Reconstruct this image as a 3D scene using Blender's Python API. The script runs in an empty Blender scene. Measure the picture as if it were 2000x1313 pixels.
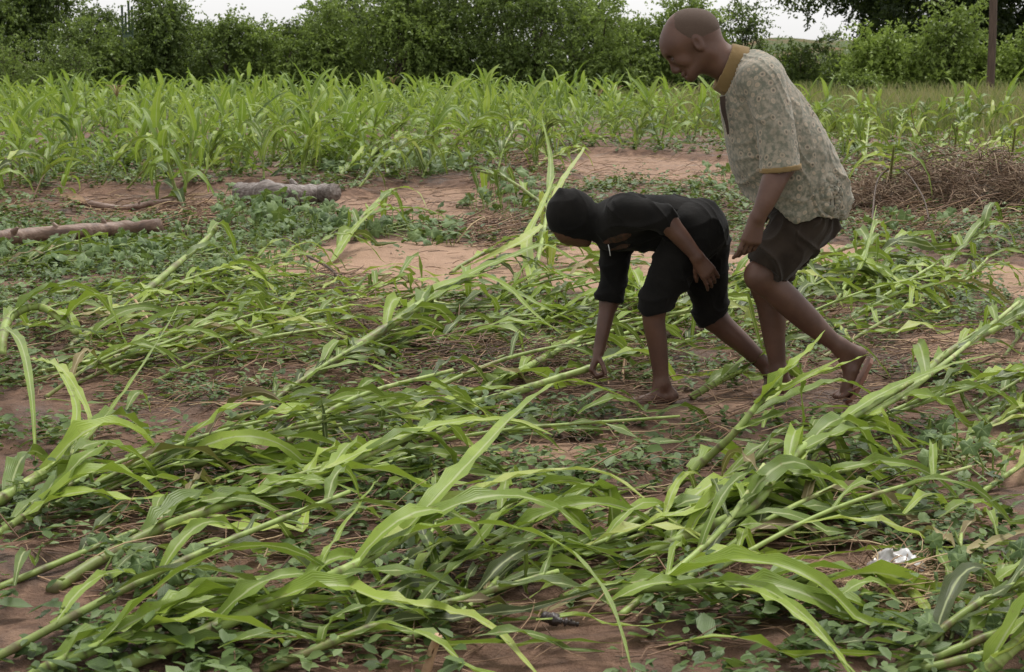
import bpy, math, random
import numpy as np
from mathutils import Vector, Matrix

# ------------------------------------------------------------------ camera, sky, sun
FPX, CAMH, HORIZ = 3200.0, 1.2, 120.0          # focal length in photo pixels, eye height, horizon row
PITCH = math.atan((656.5 - HORIZ) / FPX)
scene = bpy.context.scene
COL = scene.collection
cd = bpy.data.cameras.new('camera')
cam = bpy.data.objects.new('camera', cd); COL.objects.link(cam)
cam.location = (0, 0, CAMH)
cam.rotation_euler = (math.pi / 2 - PITCH, 0, 0)
cd.sensor_width = 36.0
cd.lens = 36.0 * FPX / 2000.0
cd.clip_start = 0.05; cd.clip_end = 3000
cd.dof.use_dof = True
cd.dof.focus_distance = 5.9
cd.dof.aperture_fstop = 14.0
scene.camera = cam

world = bpy.data.worlds.new('World'); scene.world = world
world.use_nodes = True
nt = world.node_tree; nt.nodes.clear()
SUN_EL, SUN_AZ = math.radians(62), math.radians(25)     # high, a little behind and right of the people
sky = nt.nodes.new('ShaderNodeTexSky'); sky.sky_type = 'NISHITA'; sky.sun_disc = False
sky.sun_elevation = SUN_EL; sky.sun_rotation = SUN_AZ
sky.air_density = 1.0; sky.dust_density = 4.0; sky.ozone_density = 1.0
hs = nt.nodes.new('ShaderNodeHueSaturation'); hs.inputs['Saturation'].default_value = 0.12
mx = nt.nodes.new('ShaderNodeMix'); mx.data_type = 'RGBA'; mx.inputs['Factor'].default_value = 0.55
mx.inputs['B'].default_value = (8.8, 8.75, 8.7, 1)      # even cloud deck
bg = nt.nodes.new('ShaderNodeBackground'); bg.inputs['Strength'].default_value = 0.085
wo = nt.nodes.new('ShaderNodeOutputWorld')
nt.links.new(sky.outputs[0], hs.inputs['Color']); nt.links.new(hs.outputs[0], mx.inputs['A'])
nt.links.new(mx.outputs['Result'], bg.inputs['Color']); nt.links.new(bg.outputs[0], wo.inputs['Surface'])

sd = bpy.data.lights.new('sun', 'SUN'); sd.energy = 1.5; sd.angle = math.radians(15); sd.color = (1.0, 0.97, 0.92)
sun = bpy.data.objects.new('sun', sd); COL.objects.link(sun)
# sky sun_rotation turns clockwise from +Y
sv = Vector((math.sin(SUN_AZ) * math.cos(SUN_EL), math.cos(SUN_AZ) * math.cos(SUN_EL), math.sin(SUN_EL)))
sun.rotation_euler = sv.to_track_quat('Z', 'Y').to_euler()
scene.view_settings.view_transform = 'Standard'; scene.view_settings.look = 'None'
scene.view_settings.gamma = 1.0; scene.view_settings.exposure = 0.92; scene.view_settings.use_curve_mapping = False
scene.cycles.max_bounces = 6; scene.cycles.diffuse_bounces = 3; scene.cycles.glossy_bounces = 2
scene.cycles.transmission_bounces = 3; scene.cycles.transparent_max_bounces = 4
scene.cycles.use_denoising = True

# ------------------------------------------------------------------ helpers
cP, sP = math.cos(PITCH), math.sin(PITCH)
def ray(px, py):
    x = (px - 1000.0) / FPX; u = -(py - 656.5) / FPX
    return np.array([x, cP + u * sP, -sP + u * cP])
def at(px, py, Y):                 # the point seen at a photo pixel, at distance Y
    r = ray(px, py); return np.array([0, 0, CAMH]) + r * (Y / r[1])
def gp(px, py, z=0.0):             # the point seen at a photo pixel, at height z
    r = ray(px, py); return np.array([0, 0, CAMH]) + r * ((z - CAMH) / r[2])

rng = np.random.default_rng(7)
_wr = np.random.default_rng(99)
_wd = [(a, b, c) for a, b, c in zip(_wr.uniform(0, 6.28, 40), _wr.uniform(0, 6.28, 40), _wr.uniform(.7, 1.3, 40))]
def wav(x, y, lam, n=7, off=0):    # smooth pseudo-noise in -1..1 of wavelength lam
    s = 0
    for i in range(n):
        a, p, m = _wd[(i + off) % 40]
        k = 6.283 / (lam * m)
        s = s + np.sin(k * (x * math.cos(a) + y * math.sin(a)) + p + 1.3 * np.sin(k * .37 * (x * math.sin(a) - y * math.cos(a)) + a))
    return s / n * 1.4
def sstep(a, b, x):
    t = np.clip((x - a) / (b - a), 0, 1); return t * t * (3 - 2 * t)

# sand flats left by the flood, as ellipses on the ground (x, y, rx, ry, strength)
def _ell(px, py, wx, y0, y1):
    c = gp(px, py); l = gp(px - wx, py); a = gp(px, y0); b = gp(px, y1)
    return (c[0], (a[1] + b[1]) / 2, abs(c[0] - l[0]), abs(a[1] - b[1]) / 2)
SAND = [_ell(820, 520, 330, 468, 575), _ell(1200, 520, 330, 480, 580), _ell(1580, 500, 150, 470, 545), _ell(1960, 540, 150, 505, 580),
        _ell(820, 415, 190, 375, 450), _ell(1250, 345, 240, 310, 385), _ell(900, 890, 110, 868, 915), _ell(1130, 880, 130, 866, 905),
        _ell(350, 400, 330, 380, 425), _ell(1600, 1110, 230, 1060, 1180), _ell(1900, 690, 160, 650, 730),
        _ell(60, 1180, 120, 1090, 1313), _ell(1960, 880, 100, 820, 960), _ell(1390, 800, 160, 770, 830)]
SANDK = [.95, .95, .95, .95, .5, .5, .75, .75, .35, .45, .8, .3, .6, .5]
def sandmask(x, y, lay=False):
    m = np.zeros(np.broadcast(x, y).shape)
    w = wav(x, y, 1.1, off=3) * .22 + wav(x, y, .35, off=9) * .10
    for (cx, cy, rx, ry), kk in zip(SAND, SANDK):
        d = np.sqrt(((x - cx) / rx) ** 2 + ((y - cy) / ry) ** 2)
        m = np.maximum(m, (1 - sstep(.75, 1.1, d + w)) * (kk if lay else 1))
    return m
_fa, _fb = gp(1225, 788)[0], gp(1680, 788)[0]
def trodden(x, y):                 # the patch of mud the two people stand on
    dx = np.maximum(np.maximum(_fa - x, x - _fb), 0)
    return 1 - sstep(.16, .5, np.sqrt(dx ** 2 + (y - 5.77) ** 2))
def gz(x, y):
    x = np.asarray(x, float); y = np.asarray(y, float)
    near = 1 - sstep(60, 110, y)
    m = sandmask(x, y)
    z = .030 * wav(x, y, 2.6) + .05 * wav(x, y, 9, off=5) * sstep(9, 14, y) + (.018 * wav(x, y, .55, off=11) + .008 * wav(x, y, .17, off=17)) * (1 - .85 * m)
    z = z + .10 * sstep(12.2, 14.6, y + .8 * wav(x, y, 3, off=21)) * (1 - .7 * m)   # low bank where the standing maize begins
    w = trodden(x, y)
    return z * near * (1 - w) - .014 * w

_gx = np.linspace(-7, 7, 561); _gy = np.linspace(1.5, 17.5, 641)
_GZ = gz(*np.meshgrid(_gx, _gy, indexing='ij')).tolist()
def gzf(x, y):                     # quick look-up of the ground height near the camera
    a = (x + 7) / .025; b = (y - 1.5) / .025
    if not (0 <= a < 559 and 0 <= b < 639): return float(gz(x, y))
    i = int(a); j = int(b); u = a - i; v = b - j
    return (_GZ[i][j] * (1 - u) + _GZ[i + 1][j] * u) * (1 - v) + (_GZ[i][j + 1] * (1 - u) + _GZ[i + 1][j + 1] * u) * v

def link(o, parent=None):
    COL.objects.link(o)
    if parent is not None: o.parent = parent
    return o
def tag(o, label=None, cat=None, group=None, kind=None):
    if label: o['label'] = label
    if cat: o['category'] = cat
    if group: o['group'] = group
    if kind: o['kind'] = kind
    return o
def empty(name, loc, label, cat, group=None, rz=0):
    o = bpy.data.objects.new(name, None); o.location = loc; o.rotation_euler = (0, 0, rz); o.empty_display_size = .1
    link(o); return tag(o, label, cat, group)

class Geo:
    def __init__(s): s.v = []; s.f = []; s.t = []; s.u = []; s.n = 0
    def add(s, V, F, tint=0.5, uu=0.0):
        V = np.asarray(V, float).reshape(-1, 3); F = np.asarray(F, int).reshape(-1, 4)
        s.v.append(V); s.f.append(F + s.n); s.n += len(V)
        s.t.append(np.full(len(V), tint) if np.isscalar(tint) else np.asarray(tint, float))
        s.u.append(np.full(len(V), uu) if np.isscalar(uu) else np.asarray(uu, float))
    def build(s, name, mat, parent=None, origin=None, smooth=True):
        V = np.concatenate(s.v); F = np.concatenate(s.f)
        if origin is not None: V = V - np.asarray(origin)
        me = bpy.data.meshes.new(name)
        me.vertices.add(len(V)); me.vertices.foreach_set('co', V.astype(np.float32).ravel())
        me.loops.add(F.size); me.loops.foreach_set('vertex_index', F.astype(np.int32).ravel())
        me.polygons.add(len(F)); me.polygons.foreach_set('loop_start', (np.arange(len(F)) * 4).astype(np.int32))
        me.update(calc_edges=True)
        me.polygons.foreach_set('use_smooth', np.full(len(F), smooth))
        a = me.attributes.new('tint', 'FLOAT', 'POINT'); a.data.foreach_set('value', np.concatenate(s.t).astype(np.float32))
        a = me.attributes.new('across', 'FLOAT', 'POINT'); a.data.foreach_set('value', np.concatenate(s.u).astype(np.float32))
        me.materials.append(mat)
        o = bpy.data.objects.new(name, me)
        return link(o, parent)

def norm(v):
    v = np.asarray(v, float); return v / np.maximum(np.linalg.norm(v, axis=-1, keepdims=True), 1e-9)
def catmull(P, n):
    P = np.asarray(P, float)
    Q = np.vstack([2 * P[0] - P[1], P, 2 * P[-1] - P[-2]])
    seg = len(P) - 1
    t = np.linspace(0, seg, n); i = np.minimum(t.astype(int), seg - 1); u = (t - i)[:, None]
    a, b, c, d = Q[i], Q[i + 1], Q[i + 2], Q[i + 3]
    return .5 * (2 * b + (c - a) * u + (2 * a - 5 * b + 4 * c - d) * u ** 2 + (3 * b - a - 3 * c + d) * u ** 3)

def tube(g, P, R, sides=6, tint=.5, uu=0.0, cap=True):
    P = np.asarray(P, float); n = len(P); R = np.broadcast_to(R, (n,))
    T = norm(np.gradient(P, axis=0)); up = np.array([0, 0, 1.]) if abs(T[0][2]) < .9 else np.array([1., 0, 0])
    N = np.zeros((n, 3)); N[0] = norm(np.cross(T[0], up))
    for i in range(1, n): N[i] = norm(N[i - 1] - T[i] * np.dot(N[i - 1], T[i]))
    B = np.cross(T, N)
    a = np.arange(sides) * 2 * math.pi / sides
    V = P[:, None] + R[:, None, None] * (N[:, None] * np.cos(a)[None, :, None] + B[:, None] * np.sin(a)[None, :, None])
    V = V.reshape(-1, 3)
    i = np.arange(n - 1)[:, None] * sides; j = np.arange(sides)[None]; k = (j + 1) % sides
    F = np.stack([i + j, i + k, i + sides + k, i + sides + j], -1).reshape(-1, 4)
    tt = tint if np.isscalar(tint) else np.repeat(tint, sides)
    if cap and sides > 3:
        V = np.vstack([V, P[0], P[-1]]); m = n * sides
        fs = []
        for q in range(0, sides, 2):
            fs.append((m, (q + 2) % sides, q + 1, q)); e = (n - 1) * sides
            fs.append((m + 1, e + q, e + q + 1, e + (q + 2) % sides))
        F = np.vstack([F, fs])
        if not np.isscalar(tt): tt = np.append(tt, [tt[0], tt[-1]])
    g.add(V, F, tt, uu)

def blade(g, P, W, fold=.35, wave=.0, twist=0.0, cols=5, tint=.5, up=(0, 0, 1), r=rng):
    """a long leaf: centre line P, half width W at each point, V fold, wavy edges, twist along its length"""
    P = np.asarray(P, float); n = len(P)
    T = norm(np.gradient(P, axis=0)); up = np.asarray(up, float)
    S = np.cross(T, up)
    ln = np.linalg.norm(S, axis=1)
    for i in range(1, n):
        if ln[i] < .25: S[i] = S[i - 1]
        elif np.dot(S[i], S[i - 1]) < 0: S[i] = -S[i]
    S = norm(S - T * np.sum(S * T, 1, keepdims=True)); N = np.cross(S, T)
    a = np.linspace(0, twist, n)[:, None]; S, N = S * np.cos(a) + N * np.sin(a), N * np.cos(a) - S * np.sin(a)
    c = np.linspace(-1, 1, cols)
    s = np.linspace(0, 1, n); L = np.sum(np.linalg.norm(np.diff(P, axis=0), axis=1))
    p1, p2 = r.uniform(0, 6.28, 2); k = 6.283 * L / .11
    wv = np.stack([np.sin(k * s + p1) + .5 * np.sin(1.7 * k * s + p2) if cc < 0 else np.sin(k * s * 1.1 + p2) + .5 * np.sin(1.9 * k * s + p1) for cc in c], 1)
    off = np.abs(c)[None] ** 1.2 * (fold * W[:, None] + wave * wv * (W[:, None] / max(W.max(), 1e-6)))
    V = P[:, None] + S[:, None] * (c[None, :, None] * W[:, None, None]) + N[:, None] * off[..., None]
    i = np.arange(n - 1)[:, None] * cols; j = np.arange(cols - 1)[None]
    F = np.stack([i + j, i + j + 1, i + cols + j + 1, i + cols + j], -1).reshape(-1, 4)
    g.add(V.reshape(-1, 3), F, tint, np.tile(c, n))

_lw = np.random.default_rng(5)
def leafw(n, W, base=.45, torn=0):
    s = np.linspace(0, 1, n)
    w = (base + (1 - base) * sstep(0, .3, s)) * np.clip(1 - s, 0, 1) ** .62
    w = w * (1 - .25 * sstep(.0, 1, s)) * (1 - .22 * _lw.random(n) * sstep(.1, .4, s))
    if torn: w = np.where(s > torn, w[int(torn * n)] * (1 - .4 * np.random.default_rng(n).random(n)), w)
    return np.maximum(w * W, .0008)

# ------------------------------------------------------------------ materials
def mat_new(name):
    m = bpy.data.materials.new(name); m.use_nodes = True; t = m.node_tree; t.nodes.clear()
    out = t.nodes.new('ShaderNodeOutputMaterial'); return m, t, out
class NB:
    def __init__(s, t): s.t = t
    def n(s, typ, **kw):
        nd = s.t.nodes.new(typ)
        for k, v in kw.items(): setattr(nd, k, v)
        return nd
    def l(s, a, b): s.t.links.new(a, b)
    def attr(s, name): nd = s.n('ShaderNodeAttribute'); nd.attribute_name = name; return nd.outputs['Fac']
    def ramp(s, fac, stops, interp='LINEAR'):
        nd = s.n('ShaderNodeValToRGB'); e = nd.color_ramp.elements; nd.color_ramp.interpolation = interp
        while len(e) < len(stops): e.new(.5)
        for k, (p, c) in enumerate(stops): e[k].position = p; e[k].color = (*c, 1) if len(c) == 3 else c
        s.l(fac, nd.inputs[0]); return nd.outputs[0]
    def noise(s, vec=None, scale=5, detail=3, rough=.55, dist=0):
        nd = s.n('ShaderNodeTexNoise'); nd.inputs['Scale'].default_value = scale; nd.inputs['Detail'].default_value = detail
        nd.inputs['Roughness'].default_value = rough; nd.inputs['Distortion'].default_value = dist
        if vec is not None: s.l(vec, nd.inputs['Vector'])
        return nd.outputs['Fac']
    def math(s, op, a, b=None, clamp=False):
        nd = s.n('ShaderNodeMath', operation=op); nd.use_clamp = clamp
        for k, x in enumerate((a, b)):
            if x is None: continue
            if isinstance(x, (int, float)): nd.inputs[k].default_value = x
            else: s.l(x, nd.inputs[k])
        return nd.outputs[0]
    def mix(s, f, a, b, blend='MIX'):
        nd = s.n('ShaderNodeMix', data_type='RGBA', blend_type=blend)
        for k, x in (('Factor', f), ('A', a), ('B', b)):
            if isinstance(x, (int, float)): nd.inputs[k].default_value = x
            elif isinstance(x, tuple): nd.inputs[k].default_value = (*x, 1)
            else: s.l(x, nd.inputs[k])
        return nd.outputs['Result']
    def bump(s, h, strength=.5, dist=.01):
        nd = s.n('ShaderNodeBump'); nd.inputs['Strength'].default_value = strength; nd.inputs['Distance'].default_value = dist
        s.l(h, nd.inputs['Height']); return nd.outputs[0]
    def coord(s, which='Object'): return s.n('ShaderNodeTexCoord').outputs[which]
    def pos(s): return s.n('ShaderNodeNewGeometry').outputs['Position']
    def pbsdf(s, col, rough=.6, spec=.5, normal=None):
        nd = s.n('ShaderNodeBsdfPrincipled')
        for k, x in (('Base Color', col), ('Roughness', rough), ('Specular IOR Level', spec)):
            if isinstance(x, (int, float)): nd.inputs[k].default_value = x
            elif isinstance(x, tuple): nd.inputs[k].default_value = (*x, 1)
            else: s.l(x, nd.inputs[k])
        if normal is not None: s.l(normal, nd.inputs['Normal'])
        return nd

def leaf_material(name, stops, rib=None, trans=.3, rough=.42, spec=.2, spots=.0, nscale=9, objrand=.25):
    m, t, out = mat_new(name); b = NB(t)
    tint = b.attr('tint')
    oi = b.n('ShaderNodeObjectInfo').outputs['Random']
    pos = b.pos()
    nz = b.noise(pos, nscale, 3)
    f = b.math('ADD', tint, b.math('MULTIPLY', b.math('SUBTRACT', nz, .5), .55))
    f = b.math('ADD', f, b.math('MULTIPLY', b.math('SUBTRACT', oi, .5), objrand), True)
    col = b.ramp(f, stops)
    ac = b.attr('across'); aa = b.math('ABSOLUTE', ac)
    if rib:
        veins = b.n('ShaderNodeTexWave'); 
        v2 = b.math('SINE', b.math('MULTIPLY', ac, 46.0))
        col = b.mix(b.math('MULTIPLY', b.math('ADD', v2, 1.0), .09), col, (rib[0] * .8, rib[1] * .8, rib[2] * .8))
        ribf = b.ramp(aa, [(0.05, (1, 1, 1)), (.17, (0, 0, 0))])
        col = b.mix(b.math('MULTIPLY', ribf, .85), col, rib)
    if spots:
        s1 = b.noise(pos, 38, 4, .7); sf = b.ramp(s1, [(.60, (0, 0, 0)), (.70, (1, 1, 1))])
        col = b.mix(b.math('MULTIPLY', sf, spots), col, (.16, .11, .05))
    bp = b.bump(b.math('ADD', b.math('MULTIPLY', b.math('SINE', b.math('MULTIPLY', ac, 40.0)), .3), b.noise(pos, 60, 2)), .35, .002)
    p = b.pbsdf(col, rough, spec, bp)
    tr = b.n('ShaderNodeBsdfTranslucent'); tc = b.mix(.35, col, (.30, .42, .03)); b.l(tc, tr.inputs['Color']); 
    ms = b.n('ShaderNodeMixShader'); ms.inputs[0].default_value = trans
    b.l(p.outputs[0], ms.inputs[1]); b.l(tr.outputs[0], ms.inputs[2]); b.l(ms.outputs[0], out.inputs['Surface'])
    return m

M_MAIZE = leaf_material('maize_leaf', [(0, (.040, .058, .016)), (.3, (.095, .155, .020)), (.6, (.19, .28, .028)), (.85, (.31, .41, .055)), (1, (.41, .46, .13))], rib=(.42, .47, .23), spots=.5, trans=.30, rough=.38, objrand=.4)
M_FIELD = leaf_material('maize_leaf_standing', [(0, (.032, .060, .018)), (.4, (.10, .175, .024)), (.7, (.20, .30, .035)), (1, (.33, .42, .09))], rib=(.34, .42, .18), trans=.36, rough=.44)
M_WEED = leaf_material('weed_leaf', [(0, (.035, .062, .018)), (.5, (.095, .15, .042)), (1, (.20, .27, .10))], trans=.22, rough=.38, nscale=25)
M_VINE = leaf_material('vine_leaf', [(0, (.035, .065, .022)), (.5, (.085, .14, .045)), (1, (.18, .25, .09))], rib=(.22, .30, .12), trans=.22, rough=.5, nscale=20)
M_TREE = leaf_material('tree_leaf', [(0, (.024, .036, .016)), (.35, (.088, .125, .044)), (.7, (.17, .23, .068)), (1, (.27, .36, .085))], trans=.32, rough=.45, nscale=1.6, objrand=.2)
M_DRYLEAF = leaf_material('dry_maize_leaf', [(0, (.09, .065, .03)), (.5, (.19, .15, .06)), (1, (.30, .26, .12))], rib=(.42, .36, .22), spots=.5, trans=.2, rough=.6)
M_GRASS = leaf_material('grass_blade', [(0, (.06, .085, .03)), (.5, (.16, .185, .07)), (.8, (.24, .24, .105)), (1, (.31, .26, .14))], trans=.3, rough=.5, nscale=1.2)

def stalk_material():
    m, t, out = mat_new('maize_stalk'); b = NB(t)
    pos = b.pos(); tint = b.attr('tint')
    nz = b.noise(pos, 14, 4)
    col = b.ramp(b.math('ADD', tint, b.math('MULTIPLY', b.math('SUBTRACT', nz, .5), .8), True), [(0, (.11, .10, .04)), (.35, (.17, .22, .055)), (.7, (.26, .35, .085)), (1, (.38, .43, .16))])
    sf = b.ramp(b.noise(pos, 16, 6, .75), [(.52, (0, 0, 0)), (.62, (1, 1, 1))])
    col = b.mix(b.math('MULTIPLY', sf, .65), col, (.17, .105, .06))
    p = b.pbsdf(col, .5, .3, b.bump(b.noise(pos, 90, 2), .3, .002)); b.l(p.outputs[0], out.inputs['Surface']); return m
M_STALK = stalk_material()

def simple(name, stops, scale=20, rough=.7, bump=.4, bdist=.004, use_tint=False, spec=.4, stretch=None, detail=5):
    m, t, out = mat_new(name); b = NB(t)
    co = b.coord('Object')
    if stretch:
        mp = b.n('ShaderNodeMapping'); mp.inputs['Scale'].default_value = stretch; b.l(co, mp.inputs['Vector']); co = mp.outputs[0]
    nz = b.noise(co, scale, detail, .62)
    f = nz
    if use_tint: f = b.math('ADD', b.attr('tint'), b.math('MULTIPLY', b.math('SUBTRACT', nz, .5), .7), True)
    col = b.ramp(f, stops)
    p = b.pbsdf(col, rough, spec, b.bump(b.noise(co, scale * 3, 4, .6), bump, bdist)); b.l(p.outputs[0], out.inputs['Surface']); return m
M_STRAW = simple('dry_straw', [(0, (.05, .03, .018)), (.4, (.15, .085, .05)), (.7, (.29, .18, .10)), (1, (.45, .34, .19))], 9, .75, .3, .002, True)
M_TWIG = simple('dark_twig', [(0, (.025, .018, .014)), (.5, (.07, .045, .03)), (1, (.16, .11, .075))], 12, .75, .4, .003, True)
M_BARK = simple('bark', [(.3, (.035, .028, .02)), (.7, (.11, .085, .06))], 12, .85, .8, .02)
M_POLE = simple('pole_wood', [(.3, (.05, .032, .024)), (.7, (.13, .085, .065))], 6, .8, .5, .01, stretch=(6, 6, .4))
M_LOG = simple('log_wood', [(.25, (.05, .03, .022)), (.5, (.16, .095, .065)), (.75, (.33, .24, .19))], 5, .55, .6, .01, stretch=(.8, 4, 4))
M_LOGGREY = simple('weathered_log', [(.3, (.045, .034, .028)), (.5, (.17, .135, .115)), (.75, (.37, .34, .32))], 8, .6, .8, .012, stretch=(.7, 5, 5))
M_CUT = simple('split_wood', [(.3, (.30, .18, .10)), (.7, (.50, .34, .21))], 20, .7, .4, .003)
M_BAG = simple('plastic_film', [(.3, (.30, .26, .23)), (.6, (.60, .60, .60))], 12, .35, .5, .004, spec=.6)
M_BLACKROOT = simple('wet_root', [(.3, (.012, .009, .008)), (.7, (.05, .035, .03))], 30, .35, .8, .006)
M_CACTUS = simple('cactus_skin', [(.3, (.03, .055, .03)), (.7, (.06, .10, .05))], 5, .6, .3, .02)
# ------------------------------------------------------------------ ground
def build_ground():
    m, t, out = mat_new('muddy_soil'); b = NB(t)
    pos = b.pos(); sand = b.attr('tint')
    n1 = b.noise(pos, 2.2, 5, .6); n2 = b.noise(pos, 14, 5, .65); n3 = b.noise(pos, 70, 4, .7)
    soil = b.ramp(b.math('ADD', b.math('MULTIPLY', n1, .5), b.math('MULTIPLY', n2, .5)), [(.35, (.058, .034, .023)), (.5, (.132, .074, .047)), (.65, (.22, .130, .083))])
    sandc = b.ramp(n1, [(.3, (.28, .175, .112)), (.55, (.37, .235, .155)), (.75, (.27, .17, .11))])
    sandc = b.mix(b.math('MULTIPLY', b.ramp(n3, [(.55, (0, 0, 0)), (.75, (1, 1, 1))]), .35), sandc, (.22, .13, .085))
    col = b.mix(b.ramp(b.math('ADD', sand, b.math('MULTIPLY', b.math('SUBTRACT', n2, .5), .7)), [(.3, (0, 0, 0)), (.62, (1, 1, 1))]), soil, sandc)
    far = b.n('ShaderNodeSeparateXYZ'); b.l(pos, far.inputs[0])
    ff = b.ramp(b.math('DIVIDE', far.outputs['Y'], 100.0), [(.26, (0, 0, 0)), (.42, (1, 1, 1))])
    col = b.mix(ff, col, b.ramp(n1, [(.3, (.07, .10, .035)), (.7, (.15, .17, .07))]))
    rough = b.ramp(b.math('ADD', n1, b.math('MULTIPLY', sand, .12)), [(.34, (.42, .42, .42)), (.50, (.85, .85, .85))])
    h = b.math('ADD', b.math('MULTIPLY', n2, .6), b.math('MULTIPLY', n3, .35))
    p = b.pbsdf(col, rough, .28, b.bump(h, 1.0, .04)); b.l(p.outputs[0], out.inputs['Surface'])
    ys = np.concatenate([np.linspace(-3, 2.4, 12), np.geomspace(2.6, 60, 560), np.geomspace(63, 1500, 40)])
    us = np.linspace(-1, 1, 521); us = np.sign(us) * (.55 * np.abs(us) + .45 * np.abs(us) ** 5)
    Y, U = np.meshgrid(ys, us, indexing='ij'); X = U * (3.2 + np.abs(Y) * .62) * np.where(Y > 63, 1 + (Y - 63) * .02, 1)
    S = sandmask(X, Y); SC = sandmask(X, Y, True)
    Z = .0 * X
    near = 1 - sstep(60, 110, Y)
    Z = .030 * wav(X, Y, 2.6) + .05 * wav(X, Y, 9, off=5) * sstep(9, 14, Y) + (.018 * wav(X, Y, .55, off=11) + .008 * wav(X, Y, .17, off=17)) * (1 - .85 * S)
    Z = Z + .10 * sstep(12.2, 14.6, Y + .8 * wav(X, Y, 3, off=21)) * (1 - .7 * S)
    w = trodden(X, Y); Z = Z * near * (1 - w) - .014 * w
    n, c = X.shape
    i = np.arange(n - 1)[:, None] * c; j = np.arange(c - 1)[None]
    F = np.stack([i + j, i + j + 1, i + c + j + 1, i + c + j], -1).reshape(-1, 4)
    g = Geo(); g.add(np.stack([X, Y, Z], -1), F, SC.ravel()); o = g.build('ground', m); tag(o, kind='structure')
    # earth bank behind the shrubs
    m2, t, out = mat_new('bank_earth'); b = NB(t); pos = b.pos()
    col = b.mix(b.ramp(b.noise(pos, .9, 6, .7), [(.46, (0, 0, 0)), (.66, (1, 1, 1))]), (.07, .095, .035), (.16, .09, .05))
    p = b.pbsdf(col, .9, .2, b.bump(b.noise(pos, 6, 5), .8, .1)); b.l(p.outputs[0], out.inputs['Surface'])
    xs = np.linspace(2, 60, 120); yy = np.linspace(60, 100, 60)
    X, Y = np.meshgrid(xs, yy); prof = sstep(62, 73, Y) * (1 - sstep(88, 99, Y))
    Z = -.25 + (2.35 + .12 * wav(X, Y, 5) + .05 * wav(X, Y, 1.3)) * prof * sstep(3, 11, X) * (1 - sstep(50, 60, X)) + .12 * wav(X, Y, 2.2) * prof * (1 - sstep(71, 73, Y))
    n, c = X.shape; i = np.arange(n - 1)[:, None] * c; j = np.arange(c - 1)[None]
    g = Geo(); g.add(np.stack([X, Y, Z], -1), np.stack([i + j, i + j + 1, i + c + j + 1, i + c + j], -1).reshape(-1, 4))
    tag(g.build('hill', m2), kind='structure')
build_ground()

# ------------------------------------------------------------------ trees and shrubs of the hedge
def leafquads(g, C, D, size, tint, r, aspect=.55):
    """many small leaves at once: centres C, directions D, one folded quad each"""
    n = len(C); D = norm(D); rnd = norm(r.normal(size=(n, 3)) + np.array([0, 0, .8])); S = norm(np.cross(D, rnd)); N = np.cross(S, D)
    sz = size * r.uniform(.6, 1.35, n)[:, None]
    a = C; e = C + D * sz - N * sz * .18; m = C + D * sz * .48
    l = m + S * sz * aspect * .5 + N * sz * .13; q = m - S * sz * aspect * .5 + N * sz * .13
    V = np.stack([a, l, e, q], 1).reshape(-1, 3); F = np.arange(n * 4).reshape(-1, 4)
    g.add(V, F, np.repeat(tint, 4), np.tile([0, .9, 0, .9], n))

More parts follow.
